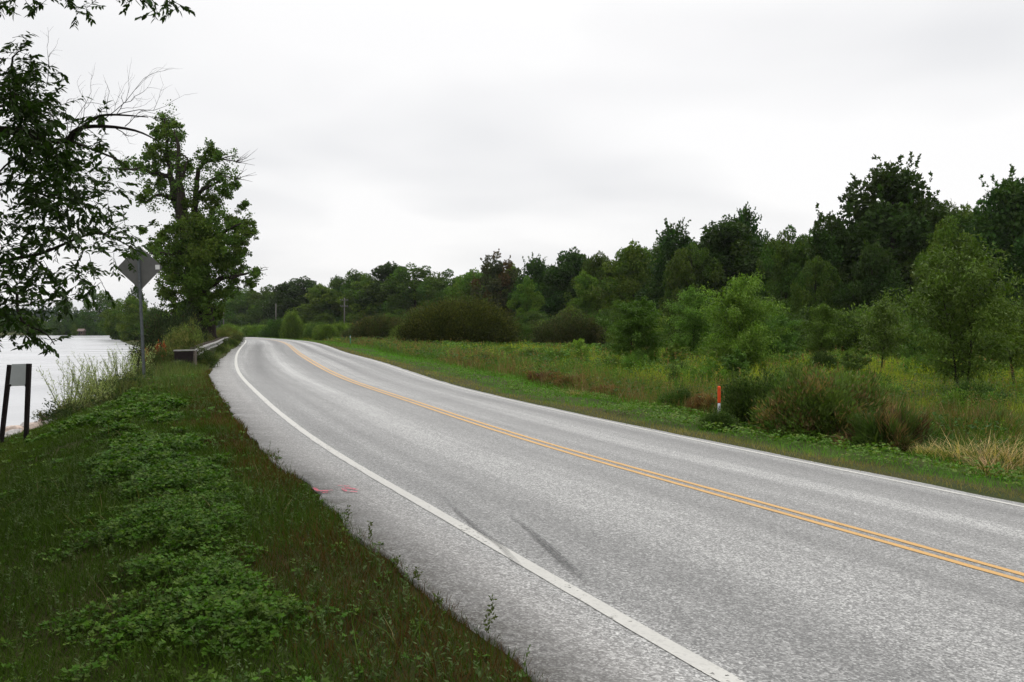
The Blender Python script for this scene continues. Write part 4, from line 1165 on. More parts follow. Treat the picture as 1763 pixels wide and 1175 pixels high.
# ------------------------------------------------------------------ guardrail
# path of the rail on the ground plane, near end first
g0 = px(331, 604, 31.5); GR_L = []
for (u, v, D) in [(336, 601.5, 32.0), (344, 597.6, 33.5), (357, 592.6, 39.0), (371, 588.4, 46.5), (380, 584.3, 56.0), (386.5, 581.3, 66.0), (396, 580.2, 76.0), (403, 579.0, 86.0), (407, 578.4, 94.0)]:
    GR_L.append(px(u, v, D))
GRP = np.array(GR_L)
gr = empty('guardrail', (GRP[0][0], GRP[0][1], float(ground(GRP[0][:1], GRP[0][1:2])[0])))
GB = np.array(gr.location)
tag(gr, 'low steel guardrail on timber posts running along the lake side of the road', 'guardrail')
cum = np.concatenate([[0], np.cumsum(np.linalg.norm(np.diff(GRP[:, :2], axis=0), axis=1))])
gt = np.arange(0, cum[-1], .5); RP = np.stack([np.interp(gt, cum, GRP[:, j]) for j in range(3)], 1)
for _ in range(6): RP[1:-1, 0] = RP[1:-1, 0] * .5 + (RP[:-2, 0] + RP[2:, 0]) * .25; RP[1:-1, 2] = RP[1:-1, 2] * .5 + (RP[:-2, 2] + RP[2:, 2]) * .25
Tn = nrm(np.gradient(RP, axis=0)); Sn = nrm(np.cross(Tn, UP))    # towards the road (right)
# W profile: (offset towards road, height below the top)
prof = np.array([(0, 0), (.03, -.015), (.08, -.06), (.08, -.10), (.0, -.145), (0, -.165), (.08, -.21), (.08, -.25), (.03, -.295), (0, -.31),
                 (-.006, -.31), (.022, -.292), (.072, -.247), (.072, -.213), (-.008, -.168), (-.008, -.142), (.072, -.097), (.072, -.063), (.022, -.018), (-.006, 0)])
V = RP[:, None] + Sn[:, None] * prof[None, :, 0, None] + UP * prof[None, :, 1, None] - GB
n, kq = V.shape[:2]; ii = np.arange(n * kq).reshape(n, kq); nx_ = np.roll(ii, -1, 1)
Fq = np.stack([ii[:-1], ii[1:], nx_[1:], nx_[:-1]], -1).reshape(-1, 4)
obj('rail', mesh_np('rail', V.reshape(-1, 3), [Fq], M_GALV), gr)
for d_ in np.arange(.6, cum[-1], 1.9):
    P = np.array([np.interp(d_, gt, RP[:, j]) for j in range(3)]); S_ = np.array([np.interp(d_, gt, Sn[:, j]) for j in range(3)])
    T_ = nrm(np.cross(UP, S_)); C_ = P - S_ * .13 - GB
    m = MB(); gz = float(ground(P[:1], P[1:2])[0]) - .5 - GB[2]; hh = C_[2] + .045 + .01 * sin(d_ * 7)
    q8 = [C_[:2] + a * S_[:2] + b * T_[:2] for a, b in ((-.11, -.08), (.11, -.08), (.11, .08), (-.11, .08))]
    m.add([(x, y, z) for z in (gz, hh) for x, y in q8], [(0, 1, 2, 3), (4, 7, 6, 5), (0, 4, 5, 1), (1, 5, 6, 2), (2, 6, 7, 3), (3, 7, 4, 0)])
    obj('post', m.mesh('post', M_WOOD), gr)
# dark end plate facing the traffic, folded back round the last post
P0 = px(300, 605.5, 31.0) - GB; P1 = px(332.5, 605, 31.3) - GB; Pr = RP[0] - GB
hz = .70
def plate(pts, h, th_, mat, name, top=0.0):
    m = MB(); pts = np.array(pts); T_ = nrm(np.gradient(pts, axis=0)); S_ = nrm(np.cross(T_, UP)); n = len(pts)
    A_ = pts + S_ * th_ / 2; B_ = pts - S_ * th_ / 2; dz_ = np.array([0, 0, h])
    m.add(np.concatenate([A_ + [0, 0, top], B_ + [0, 0, top], B_ - dz_, A_ - dz_]), [(a * n + i, a * n + i + 1, ((a + 1) % 4) * n + i + 1, ((a + 1) % 4) * n + i) for a in range(4) for i in range(n - 1)] + [(0, n, 2 * n, 3 * n), (n - 1, 4 * n - 1, 3 * n - 1, 2 * n - 1)])
    return obj(name, m.mesh(name, mat), gr)
plate([P0, (P0 + P1) / 2, P1], .95, .03, M_BLACKP, 'end_plate')
m = MB(); c0 = P0 + np.array([-.03, -.03, .012]); c1 = P1 + np.array([.03, -.03, .012])
m.add([c0, c1, c1 + [0, .22, .0], c0 + [0, .2, .0], c0 + [0, 0, .03], c1 + [0, 0, .03], c1 + [0, .22, .04], c0 + [0, .2, .04]], [(0, 3, 2, 1), (4, 5, 6, 7), (0, 1, 5, 4), (1, 2, 6, 5), (2, 3, 7, 6), (3, 0, 4, 7)])
obj('end_cap', m.mesh('end_cap', M_GALV), gr)
plate([P1 + [0.0, .18, .03], (P1 + Pr) / 2 + [0, .12, .05], Pr + [0.02, .02, 0]], .30, .012, M_GALV, 'end_strap')
for uu in (303, 331):
    pp = px(uu, 605, 31.25) - GB; m = MB(); m.box(pp[0] - .08, pp[1] + .05, pp[2] - 1.1, pp[0] + .08, pp[1] + .23, pp[2] + .0); obj('post', m.mesh('post', M_WOOD), gr)

# ------------------------------------------------------------------ diamond sign seen from behind
sb = np.array(at_ground(250, 25.0, -.25)); tp = px(238, 425, 24.8)
sg = empty('diamond_sign', sb); tag(sg, 'back of a grey diamond-shaped road sign on a leaning steel post', 'road sign')
top = tp - sb; ax = nrm(top - np.array([0, 0, 0])); m = MB()
sx_ = nrm(np.cross((0, 1, 0), ax)); sy_ = np.cross(ax, sx_)
def fr(a, b, c): return sx_ * a + sy_ * b + ax * c     # a right, b away, c up along the post
Ht = np.linalg.norm(top)
prf = [(-.045, -.012), (-.03, -.012), (-.022, -.045), (.022, -.045), (.03, -.012), (.045, -.012), (.045, -.006), (.027, -.006), (.018, -.038), (-.018, -.038), (-.027, -.006), (-.045, -.006)]
V = [fr(a, b, z) for z in (0, Ht - .02) for a, b in prf]; kq = len(prf)
m.add(V, [(i, (i + 1) % kq, kq + (i + 1) % kq, kq + i) for i in range(kq)] + [tuple(range(kq))[::-1], tuple(range(kq, 2 * kq))])
obj('post', m.mesh('post', M_POSTST), sg)
cc = fr(.012, 0.006, Ht - .60); yaw = .10; hd = .635
ux = sx_ * cos(yaw) + sy_ * sin(yaw); nrmv = nrm(np.cross(ux, ax)); rc_ = .05
outl = []
for i in range(4):
    a0 = i * pi / 2; cx2, cy2 = cos(a0) * (hd - rc_ * 1.3), sin(a0) * (hd - rc_ * 1.3)
    for da in (-.7, -.35, 0, .35, .7): outl.append((cx2 + rc_ * cos(a0 + da), cy2 + rc_ * sin(a0 + da)))
m = MB(); n = len(outl)
m.add([cc + ux * a + ax * b + nrmv * t_ for t_ in (-.002, .002) for a, b in outl], [tuple(range(n)), tuple(range(n, 2 * n))[::-1]] + [(i, n + i, n + (i + 1) % n, (i + 1) % n) for i in range(n)])
obj('sign_plate', m.mesh('sign_plate', M_SIGNBACK), sg)
fdir = -1 if nrmv[1] > 0 else 1
def onplate(a0, b0, a1, b1, t0=.003, t1=.005):
    m = MB(); V = [cc + ux * a + ax * b + nrmv * fdir * t_ for t_ in (t0, t1) for a, b in ((a0, b0), (a1, b0), (a1, b1), (a0, b1))]
    m.add(V, [(0, 1, 2, 3), (4, 7, 6, 5), (0, 4, 5, 1), (1, 5, 6, 2), (2, 6, 7, 3), (3, 7, 4, 0)]); return m
obj('sticker', onplate(.43, -.06, .55, .07).mesh('sticker', M_STICK), sg)
m = MB(); m.add([cc + ux * a + ax * b + nrmv * fdir * t_ for t_ in (.003, .005) for a, b in ((.02, .585), (.20, .415), (.24, .375), (.03, .60))], [(0, 1, 2, 3), (4, 7, 6, 5), (0, 4, 5, 1), (1, 5, 6, 2), (2, 6, 7, 3), (3, 7, 4, 0)])
obj('top_strip', m.mesh('top_strip', M_STICK), sg)
for bz in (.38, -.38):
    m = MB(); p = cc + ax * bz + nrmv * fdir * .05 - ux * .012; m.tube([p, p + nrmv * fdir * .02], [.016, .016], 8); obj('bolt', m.mesh('bolt', M_GALV), sg)

# ------------------------------------------------------------------ small two-post sign on the lawn
s0 = np.array(at_ground(24, 15.4)); ls_ = empty('lawn_sign', s0)
tag(ls_, 'small pale blank-backed sign on two leaning dark posts on the lawn', 'sign')
for (ut, vt, ub, vb, dd) in ((17, 628.5, -1, 778, 15.6), (50, 626.5, 43.5, 776, 15.3)):
    a = px(ub, vb, dd) - s0; b = px(ut, vt, dd) - s0; a[2] -= .12; m = MB(); t_ = nrm(b - a); s_ = nrm(np.cross((0, 1, 0), t_)); f_ = np.cross(t_, s_)
    def ring(c, wx, wy): return [c + s_ * x * wx + f_ * y * wy for x, y in ((-1, -1), (1, -1), (1, 1), (-1, 1))]
    V = ring(a, .03, .03) + ring(b, .036, .03)
    m.add(V, [(0, 3, 2, 1), (4, 5, 6, 7), (0, 1, 5, 4), (1, 2, 6, 5), (2, 3, 7, 6), (3, 0, 4, 7)])
    obj('post', m.mesh('post', M_BLACKP), ls_)
c4 = [px(u, v, 15.5) - s0 for u, v in ((15, 665.5), (46, 664.5), (49, 626.5), (19, 627.5))]
m = MB(); m.add([c + np.array([0, dy_, 0]) for dy_ in (.02, .045) for c in c4], [(0, 1, 2, 3), (4, 7, 6, 5), (0, 4, 5, 1), (1, 5, 6, 2), (2, 6, 7, 3), (3, 7, 4, 0)])
obj('sign_board', m.mesh('sign_board', M_BOARD), ls_)
for (u, v) in ((12, 664), (46, 664)):
    m = MB(); p = px(u + 2, v, 15.44) - s0; m.box(p[0] - .045, p[1] - .02, p[2] - .02, p[0] + .045, p[1] + .02, p[2] + .02); obj('bracket', m.mesh('bracket', M_BLACKP), ls_)

# ------------------------------------------------------------------ orange-capped utility marker
mb0 = np.array(at_ground(1238, 20.0, -.1)); mk = empty('marker_post', mb0)
tag(mk, 'white and black utility marker post with an orange cap in the ditch weeds', 'marker post')
ztop = px(1238, 665, 20.0)[2] - mb0[2]
def rod(z0, z1, r0, r1, mat, name, kk=14):
    m = MB(); zz = np.linspace(z0, z1, 5); m.tube([(0, 0, z) for z in zz], np.linspace(r0, r1, 5), kk); return obj(name, m.mesh(name, mat, True), mk)
rod(0, ztop - .36, .030, .030, M_WHITEP, 'tube')
m = MB(); zz = [ztop - .39, ztop - .37, ztop - .12, ztop - .10, ztop - .085, ztop - .03, ztop - .005, ztop]; m.tube([(0, 0, z) for z in zz], [.034, .037, .037, .034, .038, .038, .028, .01], 14)
obj('cap', m.mesh('cap', M_ORANGE, True), mk)
dc = MB()
rr2 = random.Random(3)
for kz in range(9):      # dark warning block, its small print unreadable at this size
    z = ztop - .46 - kz * .038
    for xx in (-.55, -.2, .15, .5):
        a = -pi / 2 + xx + rr2.uniform(-.06, .06); wd_ = rr2.uniform(.10, .19); hh = rr2.uniform(.009, .014)
        dc.add([(cos(t_) * .0312, sin(t_) * .0312, z + s_ * hh) for t_, s_ in ((a - wd_, -1), (a + wd_, -1), (a + wd_, 1), (a - wd_, 1))], [(0, 1, 2, 3)])
obj('printed_block', dc.mesh('printed_block', M_INK), mk)

# small delineator by the bend
db = np.array(at_ground(603, 96)); dl_ = empty('delineator_post', db)
tag(dl_, 'thin teal and white delineator post on the verge before the brown bushes', 'delineator')
m = MB(); m.box(-.03, -.02, -.2, .03, .02, 1.1); obj('post', m.mesh('post', M_GREENP), dl_)
m = MB(); m.box(-.035, -.03, .8, .035, .02, 1.0); obj('reflector', m.mesh('reflector', M_WHITEP), dl_)

# ------------------------------------------------------------------ rocks
def rock_mesh(seed, mat):
    import bmesh
    bm = bmesh.new(); bmesh.ops.create_icosphere(bm, subdivisions=3, radius=1)
    rr = R(seed); pl = rnd_unit(rr, 11); dd = rr.uniform(.62, .95, 11); off = rr.uniform(0, 10, 3)
    for v in bm.verts:
        p = np.array(v.co); f = min([1.0] + [d / (p @ n) for n, d in zip(pl, dd) if p @ n > d])
        f *= 1 + .05 * sin(p[0] * 7 + off[0]) * cos(p[1] * 6 + off[1]) + .03 * sin(p[2] * 13 + off[2])
        v.co = p * f
    me = bpy.data.meshes.new('rock'); bm.to_mesh(me); bm.free(); me.materials.append(mat); return me
RKM = [rock_mesh(i, M_ROCK) for i in range(4)]; RKD = [rock_mesh(10 + i, M_ROCKD) for i in range(3)]
M_ROCKP = m_plain('pinkish_riprap_rock', (.52, .42, .36), .9, 0, 3.5, .3, bstr=.6)
RKP = rock_mesh(20, M_ROCKP)
ROCKS = [(8, 764, 17.6, .25, 0, 'grey rock just left of the lawn sign\'s right post'), (30, 757, 18.3, .30, 0, 'mottled grey rock between the lawn sign\'s two posts'), (25, 744, 19.4, .22, 1, 'pinkish rock low behind the lawn sign\'s posts'),
         (62, 744, 19.4, .34, 1, 'flat pinkish rock just right of the lawn sign'), (58, 754, 18.6, .22, 0, 'pale rock at the lawn\'s edge right of the lawn sign'), (79, 733, 19.8, .24, 2, 'upright dark grey boulder at the water\'s edge'),
         (96, 735, 19.9, .30, 0, 'pale rounded boulder right of the dark upright one'), (88, 750, 19.2, .24, 0, 'pale rock below the dark upright boulder'), (112, 733, 20.3, .22, 0, 'white rock at the foot of the feathery weeds'),
         (135, 720, 20.6, .20, 0, 'white rock showing through the feathery weeds'), (158, 713, 21.4, .18, 0, 'small white rock deep in the feathery weeds'), (44, 739, 19.8, .20, 0, 'small pale rock against the water behind the lawn sign')]
for i, (u, v, D, s_, kd, lab) in enumerate(ROCKS):
    dd_ = np.linspace(15, 30, 600); rd_ = rim_dist((u - CXP) / FPX * dd_, dd_); D = dd_[np.argmax(rd_ < -.1 - .2 * (i % 3))]
    P = px(u, v, D); me = RKP if kd == 1 else (RKD[0] if kd == 2 else RKM[i % 4])
    o = obj('rock', me, None, tuple(P)); s_ *= .92; o.scale = (s_ * 1.2, s_, s_ * (.95 if kd == 2 else .8)); o.rotation_euler = (0, 0, i * 1.1); tag(o, lab, 'rock', 'riprap rocks at the lawn\'s edge')
# riprap skirt: countless broken stones along the waterline
def riprap(name, segs, n, s0_, s1_, mats, label, seed, zoff=.1):
    rr = R(seed); base = rock_mesh(seed + 30, None) if False else None
    import bmesh
    bm = bmesh.new(); bmesh.ops.create_icosphere(bm, subdivisions=1, radius=1); bv = np.array([v.co[:] for v in bm.verts]); bf = np.array([[v.index for v in f.verts] for f in bm.faces]); bm.free()
    pts = np.array(segs, float); sl = np.linalg.norm(np.diff(pts, axis=0), axis=1); cu = np.concatenate([[0], np.cumsum(sl)]); t = rr.rand(n) * cu[-1]
    X = np.interp(t, cu, pts[:, 0]); Y = np.interp(t, cu, pts[:, 1]); k_ = rr.rand(n)
    dirv = nrm(np.diff(pts, axis=0))[np.clip(np.searchsorted(cu, t) - 1, 0, len(sl) - 1)]
    off = rr.uniform(.5, 3.6, n); X = X - dirv[:, 1] * off; Y = Y + dirv[:, 0] * off
    Z = np.maximum(ground(X, Y), LAKE_Z - .1) + .03
    sc3 = rr.uniform(s0_, s1_, (n, 1, 1)) * rr.uniform(.6, 1.2, (n, 1, 3)); a = rr.rand(n) * 6.28
    B = bv[None] * (1 + rr.uniform(-.22, .22, (n, len(bv), 1))) * sc3
    x = B[..., 0] * np.cos(a)[:, None] - B[..., 1] * np.sin(a)[:, None]; y = B[..., 0] * np.sin(a)[:, None] + B[..., 1] * np.cos(a)[:, None]
    V = np.stack([x + X[:, None], y + Y[:, None], B[..., 2] + Z[:, None]], -1).reshape(-1, 3)
    F = (bf[None] + (np.arange(n) * len(bv))[:, None, None]).reshape(-1, 3)
    me = mesh_np(name, V, [F], mats); o = obj(name, me); tag(o, label, kind='stuff')
RIML = RIM.tolist()
riprap('riprap', RIML[3:8], 420, .10, .26, M_ROCK, 'pale broken riprap stones on the bank below the lawn', 1)
riprap('riprap', RIML[8:20], 1500, .15, .45, M_ROCKD, 'brown riprap stones along the waterline of the road embankment', 2)

# ------------------------------------------------------------------ grass and ground cover
def scatter(seed, n, x0, x1, y0, y1, keep):
    rr = R(seed); X = rr.uniform(x0, x1, n); Y = rr.uniform(y0, y1, n)
    qr = np.abs(X) / np.maximum(Y, .5); inv = (qr < .66) | ((qr < 2.6) & (rr.rand(len(X)) < .3) & (Y < 60)); X, Y = X[inv], Y[inv]
    s, d = sd(X, Y); m = keep(X, Y, s, d, rr); X, Y, s, d = X[m], Y[m], s[m], d[m]
    return X, Y, s, d, rr


def blade_patch(X, Y, rr, h, hv, wd, base, alt=None, pa=0, bend=.5, lean=.35, tipc=None, z=None, mul=None):
    n = len(X)
    if n == 0: return np.zeros((0, 3)), [], np.zeros((0, 3))
    Z = ground(X, Y) - .01 if z is None else z
    P = np.stack([X, Y, Z], 1); a = rr.rand(n) * 2 * pi; B = np.stack([np.cos(a), np.sin(a), np.zeros(n)], 1)
    A = nrm(UP + B * lean * rr.rand(n)[:, None] + rr.normal(size=(n, 3)) * .12)
    L = h * rr.uniform(1 - hv, 1 + hv, n) if np.isscalar(h) else h * rr.uniform(1 - hv, 1 + hv, n)
    tt = tints(rr, n, base, .25, alt, pa)
    if mul is not None: tt = tt * mul[:, None]
    B2 = nrm(B + rr.normal(size=(n, 3)) * .2)
    return blades(P, A, B2, L, (wd if not np.isscalar(wd) else np.full(n, wd)) * rr.uniform(.7, 1.3, n), bend * rr.rand(n), tt, None if tipc is None else tt * np.array(tipc))


def stuff(name, parts_, mat, label):
    V, F, c = join(parts_); o = obj(name, mesh_np(name, V, F, mat, c)); tag(o, label, kind='stuff'); return o


# --- left: lawn + bank in front of the camera
def left_keep(dens):
    def f(X, Y, s, d, rr):
        e = -d - dleft(s); w_ = rim_dist(X, Y)
        return (e > .0) & (w_ > -.3) & (rr.rand(len(X)) < dens(X, Y, e))
    return f
X, Y, s, d, rr = scatter(500, 2300000, -21, 2.5, .6, 30, left_keep(lambda X, Y, e: np.clip((7.5 / Y) ** 1.3, .10, 1)))
e = -d - dleft(s)
redm = sstep(.95, .25, e + vnoise(X, Y, .9, 31) * .45) * sstep(-.7, .2, vnoise(X, Y, 1.7, 32) + .45)     # reddish dry fringe beside the pavement
big_ = vnoise(X, Y, 1.3, 33); sm = vnoise(X, Y, .35, 34)
hgt = np.where(e < 1.0, .085, .075) * (1 + .35 * big_ + .3 * sm); hgt = np.where(e > 3.2, hgt * .75, hgt); hgt *= np.interp(e, [0, .15], [.75, 1])
wdt = .0042 * np.clip(Y / 6, 1, 3.2)
GRN1 = np.array((.042, .072, .007)); OLV = np.array((.064, .076, .010)); RDB = np.array((.075, .040, .013))
isred = rr.rand(len(X)) < redm * .62
lawn = sstep(2.4, 4.2, e)
mulc = 1 + .22 * big_ + .12 * sm
colb = GRN1 * (1 - .5 * lawn[:, None]) + OLV * (.5 * lawn[:, None])
parts_ = []
for msk, cb in ((~isred, None), (isred, RDB)):
    xx, yy = X[msk], Y[msk]; V, F, c = blade_patch(xx, yy, rr, hgt[msk], .4, wdt[msk], (1, 1, 1), bend=.8, lean=.7, mul=mulc[msk])
    cm = np.repeat(colb[msk] if cb is None else np.broadcast_to(cb, (msk.sum(), 3)), 5, 0); parts_.append((V, F, c * cm))
stuff('lawn_grass', parts_, M_GRASS, 'dark green and reddish short grass on the lake side of the road')

# broadleaf weeds: lobed leaves in drifts
X, Y, s, d, rr = scatter(501, 520000, -14, 2.0, 1.6, 28, left_keep(lambda X, Y, e: np.clip((7 / Y) ** 1.2, .12, 1)))
e = -d - dleft(s)
drift = vnoise(X, Y, 1.5, 41) * .8 + vnoise(X, Y, .55, 42) * .8 + vnoise(X, Y, .25, 43) * .6 + 1.1 * np.exp(-((e - (1.15 + .12 * np.maximum(Y - 5, 0) * .5)) / .75) ** 2) - .50 - .9 * sstep(.85, .2, e + vnoise(X, Y, .6, 44) * .35)
m = rr.rand(len(X)) < np.clip(drift * 1.6 + .12, 0, 1) * .62 + .015; m &= (rim_dist(X, Y) > 1.1) | (Y > 21); X, Y, drift, e = X[m], Y[m], drift[m], e[m]
kk2 = 7; n = len(X); Z = ground(X, Y); hp = .025 + .16 * np.clip(drift + .15, 0, 1) * rr.rand(n)
C = np.repeat(np.stack([X, Y, Z + hp], 1), kk2, 0); a = rr.rand(n * kk2) * 2 * pi; dirs = np.stack([np.cos(a), np.sin(a), rr.uniform(-.25, .5, n * kk2)], 1)
P = C + dirs * .012; Lf = rr.uniform(.015, .040, n * kk2) * np.repeat(np.clip(Y / 7, 1, 2.2), kk2)
gcol = np.repeat(tints(rr, n, (.054, .106, .008), .3, (.085, .130, .018), .3), kk2, 0) * rr.uniform(.8, 1.2, (n * kk2, 1))
V, F, c = leaves(P, dirs, nrm(UP + rr.normal(size=P.shape) * .35), Lf, Lf * .85, T_CLUMP, gcol)
stuff('broadleaf_weeds', [(V, F, c)], M_LEAF, 'drifts of bright green lobed-leaf weeds on the lake-side bank')
# grey-green mugwort shoots and thin stalks between them
X, Y, s, d, rr = scatter(502, 90000, -11, 2.2, 3.0, 24, left_keep(lambda X, Y, e: np.clip(.5 - vnoise(X, Y, 1.1, 51) * .8, .02, 1) * np.clip((6 / Y), .2, 1) * np.where(e < .1, .1, 1)))
m = rr.rand(len(X)) < .30; X, Y = X[m], Y[m]; n = len(X); Hs = rr.uniform(.06, .20, n); kk3 = 12
t = np.tile(np.linspace(.15, 1, kk3), n); ii_ = np.repeat(np.arange(n), kk3); ln = rr.normal(size=(n, 2)) * .18
P = np.stack([X[ii_] + ln[ii_, 0] * Hs[ii_] * t, Y[ii_] + ln[ii_, 1] * Hs[ii_] * t, ground(X, Y)[ii_] + Hs[ii_] * t], 1)
a = rr.rand(len(P)) * 6.28; A = np.stack([np.cos(a), np.sin(a), rr.uniform(.1, 1.2, len(P))], 1); L = rr.uniform(.018, .04, len(P)) * (1.2 - .6 * t)
parts_ = [leaves(P, A, nrm(UP + rr.normal(size=P.shape) * .4), L, L * .38, T_DIA, tints(rr, len(P), (.075, .125, .038), .25))]
st_ = blades(np.stack([X, Y, ground(X, Y)], 1), nrm(np.stack([ln[:, 0], ln[:, 1], np.ones(n)], 1)), nrm(rr.normal(size=(n, 3)) * np.array([1, 1, 0]) + 1e-3), Hs, np.full(n, .004), np.zeros(n) + .01, tints(rr, n, (.08, .09, .035), .2))
parts_.append(st_)
# a few tall stalks standing over the pavement edge
for (u, v, vt) in ((612, 903, 878), (652, 935, 905), (868, 1080, 1040), (860, 1100, 1060), (700, 985, 965), (735, 1000, 985), (488, 800, 780), (770, 1045, 1025)):
    s_, d_ = ray_ground(u, v); B0 = road_pt(s_, d_ - .06); Hh = (v - vt) / FPX * B0[1] * 1.25; kq = 26; t = np.linspace(.2, 1, kq)
    P = B0 + UP * (Hh * t)[:, None] + rr.normal(size=(kq, 3)) * .006; A = nrm(rr.normal(size=(kq, 3)) + UP * 1.0); L = np.full(kq, .024)
    parts_.append(leaves(P, A, rnd_unit(rr, kq), L, L * .5, T_DIA, tints(rr, kq, (.075, .10, .03), .25)))
    parts_.append(blades(B0[None], UP[None] + .05, np.array([[1., 0, 0]]), np.array([Hh]), np.array([.006]), np.array([.05]), np.array([[.07, .08, .03]])))
stuff('mugwort', parts_, M_LEAF, 'grey-green feathery shoots scattered over the lake-side bank')

# long arching grass tufts in loose groups
X, Y, s, d, rr = scatter(505, 60000, -12, 2.2, 3.0, 22, left_keep(lambda X, Y, e: np.clip(vnoise(X, Y, 1.0, 56) * 1.5 - .35, 0, 1) * np.where(e < .35, .1, 1)))
V, F, c = blade_patch(X, Y, rr, .20, .45, .006, (.060, .095, .018), (.16, .13, .06), .10, bend=1.1, lean=.7)
stuff('long_grass', [(V, F, c)], M_GRASS, 'loose tufts of longer arching grass on the lake-side bank')
# bank weeds between the lawn, the sign and the guardrail: knee-high
def bank_keep(X, Y, s, d, rr):
    e = -d - dleft(s); w_ = rim_dist(X, Y)
    return (e > .15) & (w_ > -1.0) & (w_ < 2.6 + .02 * Y) & (Y > 19.5) & (rr.rand(len(X)) < np.clip((26 / Y) ** 1.2, .1, 1))
X, Y, s, d, rr = scatter(503, 420000, -42, -6, 19, 110, bank_keep); e = -d - dleft(s)
h_ = np.interp(e, [0, .6, 1.6], [.14, .28, .42]) * (1 + .4 * vnoise(X, Y, 1.2, 61)); big_ = vnoise(X, Y, 1.6, 62)
V, F, c = blade_patch(X, Y, rr, h_, .4, .010 * np.clip(Y / 25, 1, 3), (.075, .105, .028), (.12, .115, .045), .28, bend=.5, lean=.5, mul=1 + .25 * big_)
stuff('bank_grass', [(V, F, c)], M_GRASS, 'knee-high mixed grass and weeds on the bank between the road and the lake')

# --- right verge: mown strip, olive fringe then bright green
def rk(a, b, dens):
    def f(X, Y, s, d, rr):
        tr = d - DRIGHT + vnoise(X, Y, 1.5, 70) * .25
        return (tr > a) & (tr < b) & (rr.rand(len(X)) < dens(X, Y, tr))
    return f
X, Y, s, d, rr = scatter(510, 1800000, -45, 22, 2, 110, rk(0, 5.2, lambda X, Y, t: np.clip((15 / Y) ** 1.5, .05, 1) * np.where(t < 1.3, 1, .75)))
tr = d - DRIGHT; olv = sstep(1.5, .7, tr + vnoise(X, Y, .8, 71) * .5); big_ = vnoise(X, Y, 1.1, 72)
col = (1 - olv)[:, None] * np.array((.095, .215, .020)) + olv[:, None] * np.array((.20, .165, .055))
h_ = np.interp(tr, [0, .2, 1, 3, 4.5], [.06, .08, .10, .15, .24]) * (1 + .3 * big_)
V, F, c = blade_patch(X, Y, rr, h_, .4, .006 * np.clip(Y / 14, 1, 5), (1, 1, 1), bend=.7, lean=.7, mul=1 + .18 * big_)
parts_ = [(V, F, c * np.repeat(col, 5, 0))]
stuff('verge_grass', parts_, M_GRASS, 'short olive and bright green grass strip beside the right edge line')
# far verge past the bend
X, Y, s, d, rr = scatter(511, 260000, -110, 10, 80, 260, rk(0, 7, lambda X, Y, t: np.clip((110 / Y), .2, 1)))
V, F, c = blade_patch(X, Y, rr, .16, .4, .05, (.085, .150, .025), (.12, .13, .04), .3, bend=.6, lean=.6)
stuff('verge_grass', [(V, F, c)], M_GRASS, 'far green verge along the outside of the bend')

# leafy weeds on the near verge
X, Y, s, d, rr = scatter(512, 200000, -20, 15, 7, 50, rk(1.2, 4.6, lambda X, Y, t: np.clip((14 / Y) ** 1.3, .05, 1) * np.clip(vnoise(X, Y, .9, 73) + .4, 0, 1)))
n = len(X); kk2 = 4; C = np.repeat(np.stack([X, Y, ground(X, Y) + rr.uniform(.05, .2, n)], 1), kk2, 0); a = rr.rand(n * kk2) * 6.28
dirs = np.stack([np.cos(a), np.sin(a), rr.uniform(-.2, .6, n * kk2)], 1); L = rr.uniform(.04, .08, n * kk2)
V, F, c = leaves(C, dirs, nrm(UP + rr.normal(size=C.shape) * .4), L, L * .7, T_CLUMP, np.repeat(tints(rr, n, (.085, .19, .022), .25, (.14, .21, .04), .2), kk2, 0))
stuff('verge_weeds', [(V, F, c)], M_LEAF, 'low bright broadleaf weeds among the grass of the right verge')

# --- ditch weeds: tall, brownish, between the verge and the meadow
X, Y, s, d, rr = scatter(520, 1500000, -45, 34, 3, 120, rk(3.9, 9.5, lambda X, Y, t: np.clip((18 / Y) ** 1.35, .05, 1) * (1 - .75 * sstep(7.2, 9.5, t))))
tr = d - DRIGHT; big_ = vnoise(X, Y, 1.6, 81); b2 = vnoise(X, Y, .6, 82); b3 = vnoise(X, Y, 3.4, 83)
h_ = np.interp(tr, [3.9, 4.8, 6, 9], [.26, .66, .85, .6]) * (1 + .35 * big_ + .2 * b2)
brn = sstep(-.3, .45, b3 + .5 * big_ + .15) * np.interp(tr, [3.9, 4.6, 7.5, 9], [0, 1, .9, .3])
isb = rr.rand(len(X)) < brn * .8
col = np.where(isb[:, None], np.array((.165, .105, .048)), np.array((.078, .140, .020)))
straw = (rr.rand(len(X)) < .06) & isb; col[straw] = (.30, .23, .12)
V, F, c = blade_patch(X, Y, rr, h_, .35, .009 * np.clip(Y / 17, 1, 4.5), (1, 1, 1), bend=.55, lean=.45, mul=1 + .2 * b2)
stuff('ditch_grass', [(V, F, c * np.repeat(col, 5, 0))], M_GRASS, 'tall green and reddish-brown grass and dock along the ditch')
X, Y, s, d, rr = scatter(521, 420000, -45, 30, 9, 120, rk(4.2, 10, lambda X, Y, t: np.clip((18 / Y) ** 1.3, .05, 1) * np.clip(vnoise(X, Y, 1.4, 84) * 1.2 + .5, 0, 1)))
n = len(X); kk2 = 3; Hh = rr.uniform(.15, .8, n); C = np.repeat(np.stack([X, Y, ground(X, Y) + Hh], 1), kk2, 0); a = rr.rand(n * kk2) * 6.28
dirs = np.stack([np.cos(a), np.sin(a), rr.uniform(-.1, .9, n * kk2)], 1); L = rr.uniform(.05, .09, n * kk2) * np.repeat(np.clip(Y / 25, 1, 2.5), kk2)
V, F, c = leaves(C, dirs, nrm(UP + rr.normal(size=C.shape) * .5), L, L * .5, T_DIA, np.repeat(tints(rr, n, (.050, .095, .022), .3, (.10, .07, .03), .18), kk2, 0))
